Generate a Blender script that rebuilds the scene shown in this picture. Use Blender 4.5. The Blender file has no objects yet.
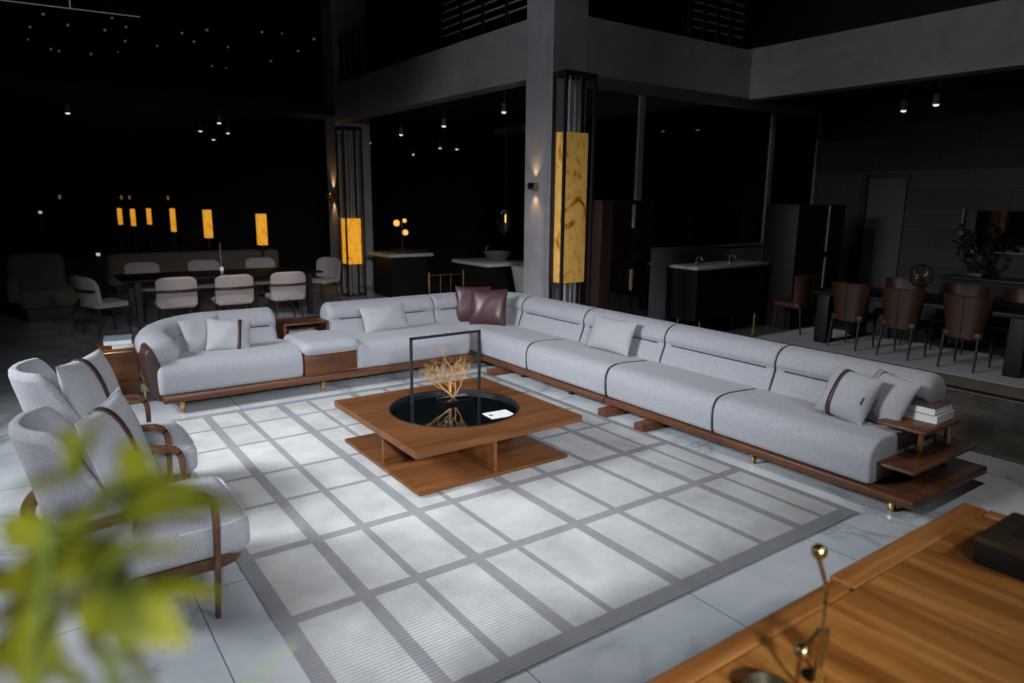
import bpy, bmesh, math, random
from mathutils import Vector, Matrix, Euler
random.seed(7)
C = bpy.context.scene.collection
R = math.radians
sc = bpy.context.scene

# ---------------------------------------------------------------- camera
cam_d = bpy.data.cameras.new('camera'); cam = bpy.data.objects.new('camera', cam_d); C.objects.link(cam)
YAW, PITCH, ROLL = R(-35.54673536), R(11.59359839), R(0.58838504)
f = Vector((math.cos(YAW)*math.cos(PITCH), math.sin(YAW)*math.cos(PITCH), -math.sin(PITCH)))
r = Vector((math.sin(YAW), -math.cos(YAW), 0)); u = r.cross(f)
r2 = math.cos(ROLL)*r + math.sin(ROLL)*u; u2 = r2.cross(f)
M3 = Matrix((r2, u2, -f)).transposed()
cam.matrix_world = Matrix.Translation((0, 0, 2.0)) @ M3.to_4x4()
cam_d.sensor_width = 36; cam_d.lens = 693.417*36/1024; cam_d.clip_start = 0.02; cam_d.clip_end = 200
cam_d.dof.use_dof = True; cam_d.dof.focus_distance = 5.2; cam_d.dof.aperture_fstop = 1.5
sc.camera = cam

# ---------------------------------------------------------------- world and light
w = bpy.data.worlds.new('world'); sc.world = w; w.use_nodes = True
w.node_tree.nodes['Background'].inputs[0].default_value = (0.55, 0.62, 0.75, 1)
w.node_tree.nodes['Background'].inputs[1].default_value = 0.006
sc.view_settings.view_transform = 'Standard'; sc.view_settings.look = 'None'
sc.view_settings.gamma = 1; sc.view_settings.use_curve_mapping = False; sc.view_settings.exposure = 0

def area(name, loc, target, sx, sy, power, color, spread):
    d = bpy.data.lights.new(name, 'AREA'); d.shape = 'RECTANGLE'; d.size = sx; d.size_y = sy
    d.energy = power; d.color = color; d.spread = R(spread)
    o = bpy.data.objects.new(name, d); C.objects.link(o); o.location = loc
    o.rotation_euler = (Vector(target)-Vector(loc)).to_track_quat('-Z', 'Y').to_euler()
    return o
area('daylight_left', (6.4, 4.7, 4.6), (5.0, -3.0, 0.1), 2.4, 1.6, 104, (0.91, 0.95, 1.0), 54)
area('daylight_back', (-3.6, 0.9, 3.6), (5.9, -3.0, 0.2), 0.6, 0.6, 46, (0.92, 0.95, 1.0), 40)
area('daylight_right', (-2.6, -3.6, 5.0), (4.6, -2.6, 0.1), 0.7, 0.7, 20, (0.92, 0.95, 1.0), 50)
area('daylight_overhead', (5.2, -1.8, 6.1), (5.2, -2.2, 0.0), 2.2, 2.0, 12, (0.90, 0.95, 1.0), 75)
def fill_spot(loc, target, power, size, color=(1, .93, .90)):  # unseen spots without fixtures, added to brighten single areas
    d = bpy.data.lights.new('added_fill_spot', 'SPOT'); d.energy = power; d.spot_size = R(size); d.spot_blend = .7; d.color = color; d.shadow_soft_size = .06
    o = bpy.data.objects.new('added_fill_spot', d); C.objects.link(o); o.location = loc
    o.rotation_euler = (Vector(target)-Vector(loc)).to_track_quat('-Z', 'Y').to_euler()
fill_spot((7.6, -2.4, 5.9), (11.0, -2.65, .75), 520, 24, (1, .90, .87))  # added to lift the mauve chairs
fill_spot((5.6, .5, 5.9), (8.3, -6.0, 2.7), 270, 48, (.93, .93, 1))  # added fill on the near column
fill_spot((4.6, -4.6, 6.1), (4.6, -10.0, 4.1), 110, 78, (.93, .93, 1))  # extra fill for the right-hand beam
fill_spot((-.5, .9, 4.2), (.47, -.03, 1.78), 34, 22, (1, 1, .93))  # added to brighten the foreground leaves
fill_spot((1.2, -4.2, 6.0), (2.2, -6.7, 0), 230, 50, (1, .95, .90))  # added warm fill on the floor beyond the sofa end

# ---------------------------------------------------------------- materials
def mat(name, col, rough=0.6, metal=0.0, spec=0.5, emit=None, es=0.0, coat=0.0):
    m = bpy.data.materials.new(name); m.use_nodes = True
    b = m.node_tree.nodes['Principled BSDF']
    b.inputs['Base Color'].default_value = (*col, 1); b.inputs['Roughness'].default_value = rough
    b.inputs['Metallic'].default_value = metal; b.inputs['Specular IOR Level'].default_value = spec
    b.inputs['Coat Weight'].default_value = coat
    if emit: b.inputs['Emission Color'].default_value = (*emit, 1); b.inputs['Emission Strength'].default_value = es
    return m
def nodes(m): return m.node_tree.nodes, m.node_tree.links, m.node_tree.nodes['Principled BSDF']
def ramp(N, stops):
    n = N.new('ShaderNodeValToRGB'); e = n.color_ramp.elements
    while len(e) < len(stops): e.new(0.5)
    for i, (p, c) in enumerate(stops): e[i].position = p; e[i].color = (*c, 1)
    return n
def obj_coords(N, L, scale=(1, 1, 1), rot=(0, 0, 0)):
    t = N.new('ShaderNodeTexCoord'); mp = N.new('ShaderNodeMapping')
    mp.inputs['Scale'].default_value = scale; mp.inputs['Rotation'].default_value = rot
    L.new(t.outputs['Object'], mp.inputs['Vector']); return mp.outputs['Vector']
def noise(N, L, v, scale, detail=3, rough=0.5, dist=0.0):
    n = N.new('ShaderNodeTexNoise'); n.inputs['Scale'].default_value = scale; n.inputs['Detail'].default_value = detail
    n.inputs['Roughness'].default_value = rough; n.inputs['Distortion'].default_value = dist
    L.new(v, n.inputs['Vector']); return n
def bump(N, L, b, h, strength, dist=0.01):
    bp = N.new('ShaderNodeBump'); bp.inputs['Strength'].default_value = strength; bp.inputs['Distance'].default_value = dist
    L.new(h, bp.inputs['Height']); L.new(bp.outputs['Normal'], b.inputs['Normal'])
def fabric(name, c0, c1, scale=120):
    m = mat(name, c0, 0.95, spec=0.15); N, L, b = nodes(m); v = obj_coords(N, L)
    n = noise(N, L, v, scale, 4, 0.75); rp = ramp(N, [(0.33, c0), (0.67, c1)])
    L.new(n.outputs['Fac'], rp.inputs['Fac']); L.new(rp.outputs['Color'], b.inputs['Base Color'])
    bump(N, L, b, n.outputs['Fac'], 0.35, 0.004); b.inputs['Sheen Weight'].default_value = 0.15
    return m
def wood(name, c0, c1, c2, along='x', rough=0.38, spec=0.5):
    m = mat(name, c1, rough, spec=spec); N, L, b = nodes(m)
    sc_ = {'x': (0.7, 9, 9), 'y': (9, 0.7, 9), 'z': (9, 9, 0.7)}[along]
    v = obj_coords(N, L, sc_); n = noise(N, L, v, 1.4, 6, 0.62, 0.6)
    rp = ramp(N, [(0.3, c0), (0.5, c1), (0.72, c2)]); L.new(n.outputs['Fac'], rp.inputs['Fac'])
    L.new(rp.outputs['Color'], b.inputs['Base Color'])
    v2 = obj_coords(N, L, tuple(s*6 for s in sc_)); n2 = noise(N, L, v2, 3, 3, 0.6); bump(N, L, b, n2.outputs['Fac'], 0.08, 0.002)
    return m

GREY = fabric('grey_fabric', (0.22, 0.222, 0.245), (0.45, 0.455, 0.495), 150)
GREYC = fabric('cushion_fabric', (0.26, 0.265, 0.285), (0.44, 0.445, 0.47), 180)
GAPSHADE = mat('crease_gap_shade', (0.035, 0.035, 0.045), 0.8)  # dark colour standing in for shade in creases and cushion gaps
PIPEL = mat('light_piping', (0.5, 0.5, 0.52), 0.8)
WAL = wood('walnut', (0.055, 0.021, 0.011), (0.10, 0.038, 0.018), (0.155, 0.062, 0.03), 'x', .4, .35)
WALY = wood('walnut_cross', (0.055, 0.021, 0.011), (0.10, 0.038, 0.018), (0.155, 0.062, 0.03), 'y', .4, .35)
WALZ = wood('walnut_upright', (0.055, 0.022, 0.011), (0.10, 0.038, 0.018), (0.15, 0.06, 0.028), 'z')
TABW = wood('table_walnut', (0.070, 0.026, 0.009), (0.13, 0.047, 0.015), (0.19, 0.073, 0.024), 'y', 0.42, 0.3)
DESKW = wood('desk_walnut', (0.20, 0.068, 0.014), (0.38, 0.14, 0.030), (0.62, 0.28, 0.075), 'x', 0.34)
CHW = wood('chair_walnut', (0.05, 0.02, 0.011), (0.10, 0.040, 0.019), (0.17, 0.072, 0.036), 'x', 0.35)
BRASS = mat('brass', (0.55, 0.38, 0.15), 0.25, 1.0)
BRASSD = mat('antique_brass', (0.50, 0.36, 0.15), 0.27, 1.0)
BLACK = mat('black_metal', (0.012, 0.012, 0.013), 0.45)
GLOSS = mat('black_gloss', (0.004, 0.005, 0.006), 0.05, coat=0.5)
BURG = mat('burgundy_leather', (0.065, 0.024, 0.028), 0.36, spec=0.6)
BRL = mat('brown_leather', (0.05, 0.022, 0.018), 0.42)
TANL = mat('tan_leather', (0.045, 0.016, 0.006), 0.5)
PAPER = mat('paper', (0.82, 0.82, 0.80), 0.8)
WHITE = mat('white_plastic', (0.75, 0.75, 0.75), 0.4)
PINKF = fabric('mauve_fabric', (0.42, 0.36, 0.36), (0.56, 0.49, 0.48))
PBRASS = mat('pale_brass', (0.50, 0.42, 0.25), 0.4, 0.25)
CREAM = fabric('cream_fabric', (0.13, 0.11, 0.085), (0.20, 0.17, 0.135))
COUNTER = mat('white_counter', (0.55, 0.55, 0.53), 0.3)
DARKW = mat('dark_wood', (0.03, 0.014, 0.009), 0.35)
DARK = mat('dark_lacquer', (0.008, 0.0075, 0.0075), 0.55, spec=.3)
GREYM = mat('grey_metal', (0.26, 0.265, 0.27), 0.5)

def stone(name, c0, c1, rough=0.55, sc_=1.1):
    m = mat(name, c0, rough, spec=0.3); N, L, b = nodes(m); v = obj_coords(N, L)
    n = noise(N, L, v, sc_, 8, 0.65, 1.2); rp = ramp(N, [(0.3, c0), (0.7, c1)])
    L.new(n.outputs['Fac'], rp.inputs['Fac']); L.new(rp.outputs['Color'], b.inputs['Base Color']); return m
STONE = stone('column_stone', (0.27, 0.265, 0.29), (0.40, 0.395, 0.42))
STONE2 = stone('beam_stone', (0.25, 0.255, 0.265), (0.36, 0.36, 0.37))
WALLD = mat('dark_wall', (0.012, 0.012, 0.013), 0.7)

def brick_wall():
    m = mat('dark_block', (0.06, 0.06, 0.06), 0.7); N, L, b = nodes(m)
    v = obj_coords(N, L, (1, 1, 1), (R(90), 0, 0))
    bt = N.new('ShaderNodeTexBrick'); L.new(v, bt.inputs['Vector'])
    bt.inputs['Scale'].default_value = 1; bt.inputs['Brick Width'].default_value = 1.1; bt.inputs['Row Height'].default_value = 0.32
    bt.inputs['Mortar Size'].default_value = 0.006; bt.inputs['Color1'].default_value = (0.026, 0.027, 0.028, 1)
    bt.inputs['Color2'].default_value = (0.038, 0.038, 0.038, 1); bt.inputs['Mortar'].default_value = (0.007, 0.007, 0.007, 1)
    L.new(bt.outputs['Color'], b.inputs['Base Color']); return m
BRICK = brick_wall()

def marble():
    m = mat('marble_tiles', (0.6, 0.62, 0.64), 0.13, spec=0.5); N, L, b = nodes(m)
    v = obj_coords(N, L)
    n1 = noise(N, L, v, 0.55, 7, 0.58, 0.9)
    def mth(op, a, b_=None, c=None):
        k = N.new('ShaderNodeMath'); k.operation = op
        for i, x in enumerate((a, b_, c)):
            if x is None: continue
            if isinstance(x, (int, float)): k.inputs[i].default_value = x
            else: L.new(x, k.inputs[i])
        return k.outputs[0]
    vein = mth('SUBTRACT', n1.outputs['Fac'], 0.5); vein = mth('ABSOLUTE', vein)
    rv = ramp(N, [(0.0, (0.38, 0.41, 0.45)), (0.010, (0.54, 0.57, 0.60)), (0.05, (0.67, 0.69, 0.71)), (0.4, (0.75, 0.765, 0.775))])
    L.new(vein, rv.inputs['Fac'])
    n2 = noise(N, L, v, 2.5, 4); rp2 = ramp(N, [(0.3, (0.74, 0.78, 0.83)), (0.7, (1, 1, 1))]); L.new(n2.outputs['Fac'], rp2.inputs['Fac'])
    mx = N.new('ShaderNodeMix'); mx.data_type = 'RGBA'; mx.blend_type = 'MULTIPLY'; mx.inputs[0].default_value = 1
    L.new(rv.outputs['Color'], mx.inputs[6]); L.new(rp2.outputs['Color'], mx.inputs[7])
    sp = N.new('ShaderNodeSeparateXYZ'); L.new(v, sp.inputs[0])
    def joint(o, off, step):
        a = mth('ADD', o, -off+step*40); a = mth('MODULO', a, step); a = mth('SUBTRACT', a, 0.0)
        lo = mth('LESS_THAN', a, 0.005); return lo
    j = mth('MAXIMUM', joint(sp.outputs[1], -0.556, 1.0555), joint(sp.outputs[0], 3.553, 2.11))
    mj = N.new('ShaderNodeMix'); mj.data_type = 'RGBA'; L.new(j, mj.inputs[0]); L.new(mx.outputs[2], mj.inputs[6]); mj.inputs[7].default_value = (0.06, 0.065, 0.075, 1)
    L.new(mj.outputs[2], b.inputs['Base Color']); return m
MARBLE = marble()
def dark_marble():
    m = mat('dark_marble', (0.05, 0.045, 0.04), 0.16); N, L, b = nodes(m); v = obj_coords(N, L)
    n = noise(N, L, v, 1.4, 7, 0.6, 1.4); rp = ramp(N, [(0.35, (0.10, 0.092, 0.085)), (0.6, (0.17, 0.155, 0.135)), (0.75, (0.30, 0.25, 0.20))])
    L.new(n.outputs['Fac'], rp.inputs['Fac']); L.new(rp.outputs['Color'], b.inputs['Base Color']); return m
DMARBLE = dark_marble()

def rug_mat():
    m = mat('rug_pile', (0.6, 0.6, 0.6), 0.95, spec=0.05); N, L, b = nodes(m)
    t = N.new('ShaderNodeTexCoord'); sp = N.new('ShaderNodeSeparateXYZ'); L.new(t.outputs['Object'], sp.inputs[0])
    def mth(op, a, b_):
        k = N.new('ShaderNodeMath'); k.operation = op
        for i, x in enumerate((a, b_)):
            if isinstance(x, (int, float)): k.inputs[i].default_value = x
            else: L.new(x, k.inputs[i])
        return k.outputs[0]
    acc = None
    ys = [(-.80, .20), (-1.264, .085), (-1.562, .06), (-1.932, .09), (-2.204, .05), (-2.676, .09), (-3.02, .06), (-3.43, .06), (-3.80, .085), (-4.06, .045), (-4.29, .08)]
    xs = [(2.12, .20), (3.03, .085), (3.75, .085), (4.40, .05), (4.934, .05), (5.638, .05), (6.168, .045), (6.62, .10)]
    for ax, lst in ((1, ys), (0, xs)):
        for c, wd in lst:
            d = mth('ABSOLUTE', mth('SUBTRACT', sp.outputs[ax], c), 0); l = mth('LESS_THAN', d, wd/2*(.85 if wd < .1 else 1))
            acc = l if acc is None else mth('MAXIMUM', acc, l)
    n = noise(N, L, t.outputs['Object'], 2.6, 5, 0.6)
    light = ramp(N, [(0.3, (0.46, 0.46, 0.455)), (0.7, (0.66, 0.66, 0.65))]); dark = ramp(N, [(0.3, (0.27, 0.27, 0.285)), (0.7, (0.355, 0.355, 0.37))])
    L.new(n.outputs['Fac'], light.inputs['Fac']); L.new(n.outputs['Fac'], dark.inputs['Fac'])
    mj = N.new('ShaderNodeMix'); mj.data_type = 'RGBA'; L.new(acc, mj.inputs[0]); L.new(light.outputs[0], mj.inputs[6]); L.new(dark.outputs[0], mj.inputs[7])
    wv = N.new('ShaderNodeTexWave'); wv.inputs['Scale'].default_value = 14; wv.bands_direction = 'X'; wv.inputs['Distortion'].default_value = 0.4
    L.new(t.outputs['Object'], wv.inputs['Vector'])
    fine = noise(N, L, t.outputs['Object'], 90, 3, 0.7)
    rw = ramp(N, [(0.0, (0.80, 0.80, 0.80)), (1.0, (1, 1, 1))]); L.new(fine.outputs['Fac'], rw.inputs['Fac'])
    mm = N.new('ShaderNodeMix'); mm.data_type = 'RGBA'; mm.blend_type = 'MULTIPLY'; mm.inputs[0].default_value = 1
    L.new(mj.outputs[2], mm.inputs[6]); L.new(rw.outputs[0], mm.inputs[7]); L.new(mm.outputs[2], b.inputs['Base Color'])
    hs = mth('ADD', wv.outputs['Fac'], fine.outputs['Fac']); bump(N, L, b, hs, 0.5, 0.006); return m
RUG = rug_mat()

def onyx(name, strength, tint=(1, 1, 1)):
    m = mat(name, (0.5, 0.3, 0.1), 0.4); N, L, b = nodes(m); v = obj_coords(N, L, (1.6, 1.6, 1.0))
    n = noise(N, L, v, 2.2, 6, 0.55, 3.0); rp = ramp(N, [(0.30, (0.14, 0.035, 0.003)), (0.37, (0.55, 0.22, 0.025)), (0.44, (0.78, 0.42, 0.09)), (0.6, (0.86, 0.52, 0.14)), (0.66, (0.66, 0.30, 0.04)), (0.72, (0.88, 0.56, 0.16))])
    for e_ in rp.color_ramp.elements: e_.color = (e_.color[0]*tint[0], e_.color[1]*tint[1], e_.color[2]*tint[2], 1)
    L.new(n.outputs['Fac'], rp.inputs['Fac']); L.new(rp.outputs['Color'], b.inputs['Base Color']); L.new(rp.outputs['Color'], b.inputs['Emission Color'])
    b.inputs['Emission Strength'].default_value = strength; return m
ONYX = onyx('onyx_lit', 0.11); ONYX2 = onyx('onyx_lit_far', 0.80, (1, .78, .25))
WARM = mat('warm_bulb', (1, .6, .2), 0.5, emit=(1.0, 0.50, 0.10), es=1.0)
WARMB = mat('warm_bulb_bright', (1, .6, .2), 0.5, emit=(1.0, 0.55, 0.15), es=2.2)
WARMD = mat('warm_bulb_dim', (.5, .3, .1), 0.5, emit=(1.0, 0.55, 0.15), es=0.12)
COOL = mat('cool_led', (1, 1, 1), 0.5, emit=(1.0, 0.98, 0.92), es=1.0)
COOLM = mat('cool_led_medium', (1, 1, 1), 0.5, emit=(0.9, 0.95, 1.0), es=0.45)
COOLD = mat('cool_led_dim', (1, 1, 1), 0.5, emit=(0.9, 0.95, 1.0), es=0.07)
STRIPL = mat('led_strip_light', (1, 1, 1), 0.5, emit=(0.85, 0.92, 1.0), es=0.12)

def leaf_mat():
    m = mat('leaf_green', (0.16, 0.17, 0.01), 0.5); N, L, b = nodes(m); v = obj_coords(N, L)
    n = noise(N, L, v, 14, 3); rp = ramp(N, [(0.35, (0.045, 0.06, 0.004)), (0.65, (0.21, 0.205, 0.008))])
    L.new(n.outputs['Fac'], rp.inputs['Fac']); L.new(rp.outputs['Color'], b.inputs['Base Color'])
    tr = N.new('ShaderNodeBsdfTranslucent'); L.new(rp.outputs['Color'], tr.inputs['Color'])
    mx = N.new('ShaderNodeMixShader'); mx.inputs[0].default_value = 0.35
    L.new(b.outputs[0], mx.inputs[1]); L.new(tr.outputs[0], mx.inputs[2]); L.new(mx.outputs[0], N['Material Output'].inputs['Surface']); return m
LEAF = leaf_mat()
def glass_mat():
    m = mat('pane_glass', (0.02, 0.022, 0.024), 0.03); N, L, b = nodes(m)
    tr = N.new('ShaderNodeBsdfTransparent'); tr.inputs[0].default_value = (0.75, 0.78, 0.8, 1)
    gl = N.new('ShaderNodeBsdfGlossy'); gl.inputs['Roughness'].default_value = 0.02
    fr = N.new('ShaderNodeFresnel'); fr.inputs[0].default_value = 1.6
    mx = N.new('ShaderNodeMixShader'); L.new(fr.outputs[0], mx.inputs[0]); L.new(tr.outputs[0], mx.inputs[1]); L.new(gl.outputs[0], mx.inputs[2])
    L.new(mx.outputs[0], N['Material Output'].inputs['Surface']); return m
GLASS = glass_mat()

# ---------------------------------------------------------------- builders
base = {}
def put(name, bm, m, parent=None, smooth=True, mods=()):
    """link bm as one mesh object; world coordinates are shifted to the parent's base"""
    off = base.get(parent.name, Vector((0, 0, 0))) if parent else Vector((0, 0, 0))
    if off.length: bmesh.ops.translate(bm, verts=bm.verts, vec=-off)
    bmesh.ops.recalc_face_normals(bm, faces=bm.faces)
    me = bpy.data.meshes.new(name); bm.to_mesh(me); bm.free(); me.materials.append(m)
    if smooth:
        for p in me.polygons: p.use_smooth = True
        try: me.set_sharp_from_angle(angle=R(38))
        except Exception: pass
    o = bpy.data.objects.new(name, me); C.objects.link(o); o.parent = parent
    if parent: base[o.name] = off
    return o
def thing(name, label, cat, loc=(0, 0, 0), group=None):
    o = bpy.data.objects.new(name, None); C.objects.link(o); o.location = loc; o.empty_display_size = 0.1
    o['label'] = label; o['category'] = cat
    if group: o['group'] = group
    base[o.name] = Vector(loc); return o
def tag(o, label, cat, group=None):
    o['label'] = label; o['category'] = cat
    if group: o['group'] = group
    return o
def struct(name, bm, m, parent=None, smooth=False, label=None):
    o = put(name, bm, m, parent, smooth)
    if parent is None: o['kind'] = 'structure'
    if label: o['label'] = label
    return o
def dup(root, loc=None, rotz=None, label=None, group=None):
    rr = root.copy(); C.objects.link(rr)
    if loc is not None: rr.location = loc
    if rotz is not None: rr.rotation_euler = (0, 0, rotz)
    if label: rr['label'] = label
    if group: rr['group'] = group
    for ch in list(root.children):
        c = ch.copy(); C.objects.link(c); c.parent = rr
        for g in list(ch.children):
            d = g.copy(); C.objects.link(d); d.parent = c
    return rr

def NB(): return bmesh.new()
def box(bm, x0, x1, y0, y1, z0, z1, bev=0.0, seg=2, mtx=None):
    t = bmesh.new(); bmesh.ops.create_cube(t, size=1)
    bmesh.ops.scale(t, vec=(abs(x1-x0), abs(y1-y0), abs(z1-z0)), verts=t.verts)
    bmesh.ops.translate(t, vec=((x0+x1)/2, (y0+y1)/2, (z0+z1)/2), verts=t.verts)
    if bev: bmesh.ops.bevel(t, geom=t.edges[:], offset=bev, segments=seg, affect='EDGES', profile=0.5)
    if mtx is not None: bmesh.ops.transform(t, matrix=mtx, verts=t.verts)
    merge(bm, t); return bm
def merge(bm, t):
    me = bpy.data.meshes.new('tmp'); t.to_mesh(me); t.free(); bm.from_mesh(me); bpy.data.meshes.remove(me)
def cyl(bm, p0, p1, r0, r1=None, seg=16):
    r1 = r0 if r1 is None else r1; p0 = Vector(p0); p1 = Vector(p1); d = p1-p0
    t = bmesh.new(); bmesh.ops.create_cone(t, cap_ends=True, segments=seg, radius1=r0, radius2=r1, depth=d.length)
    bmesh.ops.transform(t, matrix=Matrix.Translation((p0+p1)/2) @ d.to_track_quat('Z', 'Y').to_matrix().to_4x4(), verts=t.verts)
    merge(bm, t); return bm
def ball(bm, c, rad, sz=(1, 1, 1), seg=16):
    t = bmesh.new(); bmesh.ops.create_uvsphere(t, u_segments=seg, v_segments=max(6, seg//2), radius=rad)
    bmesh.ops.scale(t, vec=sz, verts=t.verts); bmesh.ops.translate(t, vec=c, verts=t.verts); merge(bm, t); return bm
def rings(bm, rs, close=False, cap=True):
    """rs: list of rings, each a list of points with equal count"""
    V = [[bm.verts.new(p) for p in ring] for ring in rs]; n = len(V[0])
    m = len(V) if close else len(V)-1
    for i in range(m):
        a, b_ = V[i], V[(i+1) % len(V)]
        for j in range(n): bm.faces.new((a[j], a[(j+1) % n], b_[(j+1) % n], b_[j]))
    if cap and not close: bm.faces.new(V[0][::-1]); bm.faces.new(V[-1])
    return bm
def spline(pts, n=8, closed=False):
    P = [Vector(p) for p in pts]; out = []
    N_ = len(P); segs = N_ if closed else N_-1
    for i in range(segs):
        if closed: a, b_, c, d = P[(i-1) % N_], P[i], P[(i+1) % N_], P[(i+2) % N_]
        else: a, b_, c, d = P[max(i-1, 0)], P[i], P[i+1], P[min(i+2, N_-1)]
        for k in range(n):
            t = k/n; out.append(0.5*((2*b_)+(-a+c)*t+(2*a-5*b_+4*c-d)*t*t+(-a+3*b_-3*c+d)*t**3))
    if not closed: out.append(P[-1])
    return out
def tube(bm, pts, rad, seg=8, flat=None, up=Vector((0, 0, 1))):
    """round or flat (w,h) section swept along pts; rad may be a list"""
    P = [Vector(p) for p in pts]; rs = []
    for i, p in enumerate(P):
        t = (P[min(i+1, len(P)-1)]-P[max(i-1, 0)]).normalized()
        s = t.cross(up); s = s.normalized() if s.length > 1e-4 else Vector((1, 0, 0)); n = s.cross(t).normalized()
        rr = rad[i] if isinstance(rad, (list, tuple)) else rad
        a, b_ = (rr, rr) if flat is None else (flat[0]*rr, flat[1]*rr)
        ring = []
        for k in range(seg):
            an = 2*math.pi*k/seg; cx, cy = math.cos(an), math.sin(an)
            if flat is not None:
                q = 0.35; cx = math.copysign(abs(cx)**q, cx); cy = math.copysign(abs(cy)**q, cy)
            ring.append(p+s*a*cx+n*b_*cy)
        rs.append(ring)
    return rings(bm, rs)
def softbox(bm, c, size, rad, n=14, puff=(0, 0, 0), mtx=None):
    """cube with rounded edges and gently domed faces"""
    t = bmesh.new(); bmesh.ops.create_cube(t, size=2); bmesh.ops.subdivide_edges(t, edges=t.edges[:], cuts=n, use_grid_fill=True)
    h = Vector(size)/2; rad = min(rad, *h)
    for v in t.verts:
        uvw = v.co.copy()
        def m_(x): return math.copysign(abs(math.sin(x*math.pi/2))**0.9, x)
        p = Vector((m_(uvw.x)*h.x, m_(uvw.y)*h.y, m_(uvw.z)*h.z))
        inner = Vector([max(-h[i]+rad, min(h[i]-rad, p[i])) for i in range(3)]); d = p-inner
        if d.length > 1e-6: p = inner+d.normalized()*rad
        q = [1-uvw[i]**2 for i in range(3)]
        for i, pf in enumerate(puff):
            if pf:
                j, k = (i+1) % 3, (i+2) % 3
                p[i] += pf*math.copysign(1, uvw[i])*abs(uvw[i])**2*max(0, q[j])**.5*max(0, q[k])**.5
        v.co = p+Vector(c)
    if mtx is not None: bmesh.ops.transform(t, matrix=mtx, verts=t.verts)
    merge(bm, t); return bm
def sweep(bm, path, prof, end_r=0.06, hs=None, m=5, r0=None, r1_=None):
    """profile (depth, height) carried along a horizontal path; depth is measured to the right of travel; ends rounded"""
    P = [Vector(p) for p in path]; L_ = [0]
    for i in range(1, len(P)): L_.append(L_[-1]+(P[i]-P[i-1]).length)
    T = L_[-1]; pr = spline([(a, b_, 0) for a, b_ in prof], 4, True)
    cx = sum(p.x for p in pr)/len(pr); cy = sum(p.y for p in pr)/len(pr)
    ra = end_r if r0 is None else r0; rb = end_r if r1_ is None else r1_
    ts = sorted(set([ra*(1-math.cos(math.pi/2*k/m)) for k in range(m+1)]+[T-rb*(1-math.cos(math.pi/2*k/m)) for k in range(m+1)]+[l for l in L_ if ra < l < T-rb]+[ra+(T-ra-rb)*k/14 for k in range(15)]))
    rs = []
    for t in ts:
        i = 0
        while i < len(P)-2 and L_[i+1] < t: i += 1
        fr = (t-L_[i])/max(1e-9, L_[i+1]-L_[i]); p = P[i].lerp(P[i+1], fr)
        def dirat(k): return (P[min(k+1, len(P)-1)]-P[max(k-1, 0)]).normalized()
        d = dirat(i).lerp(dirat(i+1), fr).normalized(); s = Vector((d.y, -d.x, 0))
        e0 = ra-math.sqrt(max(0, ra*ra-max(0, ra-t)**2)) if ra > 0 else 0
        e1 = rb-math.sqrt(max(0, rb*rb-max(0, rb-(T-t))**2)) if rb > 0 else 0
        ins = max(e0, e1); h = hs(t/T) if hs else 1.0; ring = []
        for q in pr:
            v = Vector((q.x-cx, q.y-cy)); l = v.length; v = v*(max(0.02, l-ins)/l) if l > 1e-6 else v
            ring.append(p+s*(cx+v.x)+Vector((0, 0, (cy+v.y)*h)))
        rs.append(ring)
    return rings(bm, rs)
def pillow_pt(wd, ht, th, a, b_, side, pinch=0.05):
    ed = (1-abs(a)**2.6)*(1-abs(b_)**2.6)
    x = a*wd/2*(1-pinch*(1-b_*b_)*abs(a)); z = b_*ht/2*(1-pinch*(1-a*a)*abs(b_))
    return Vector((x, side*th/2*max(0, ed)**0.55, z))
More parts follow.
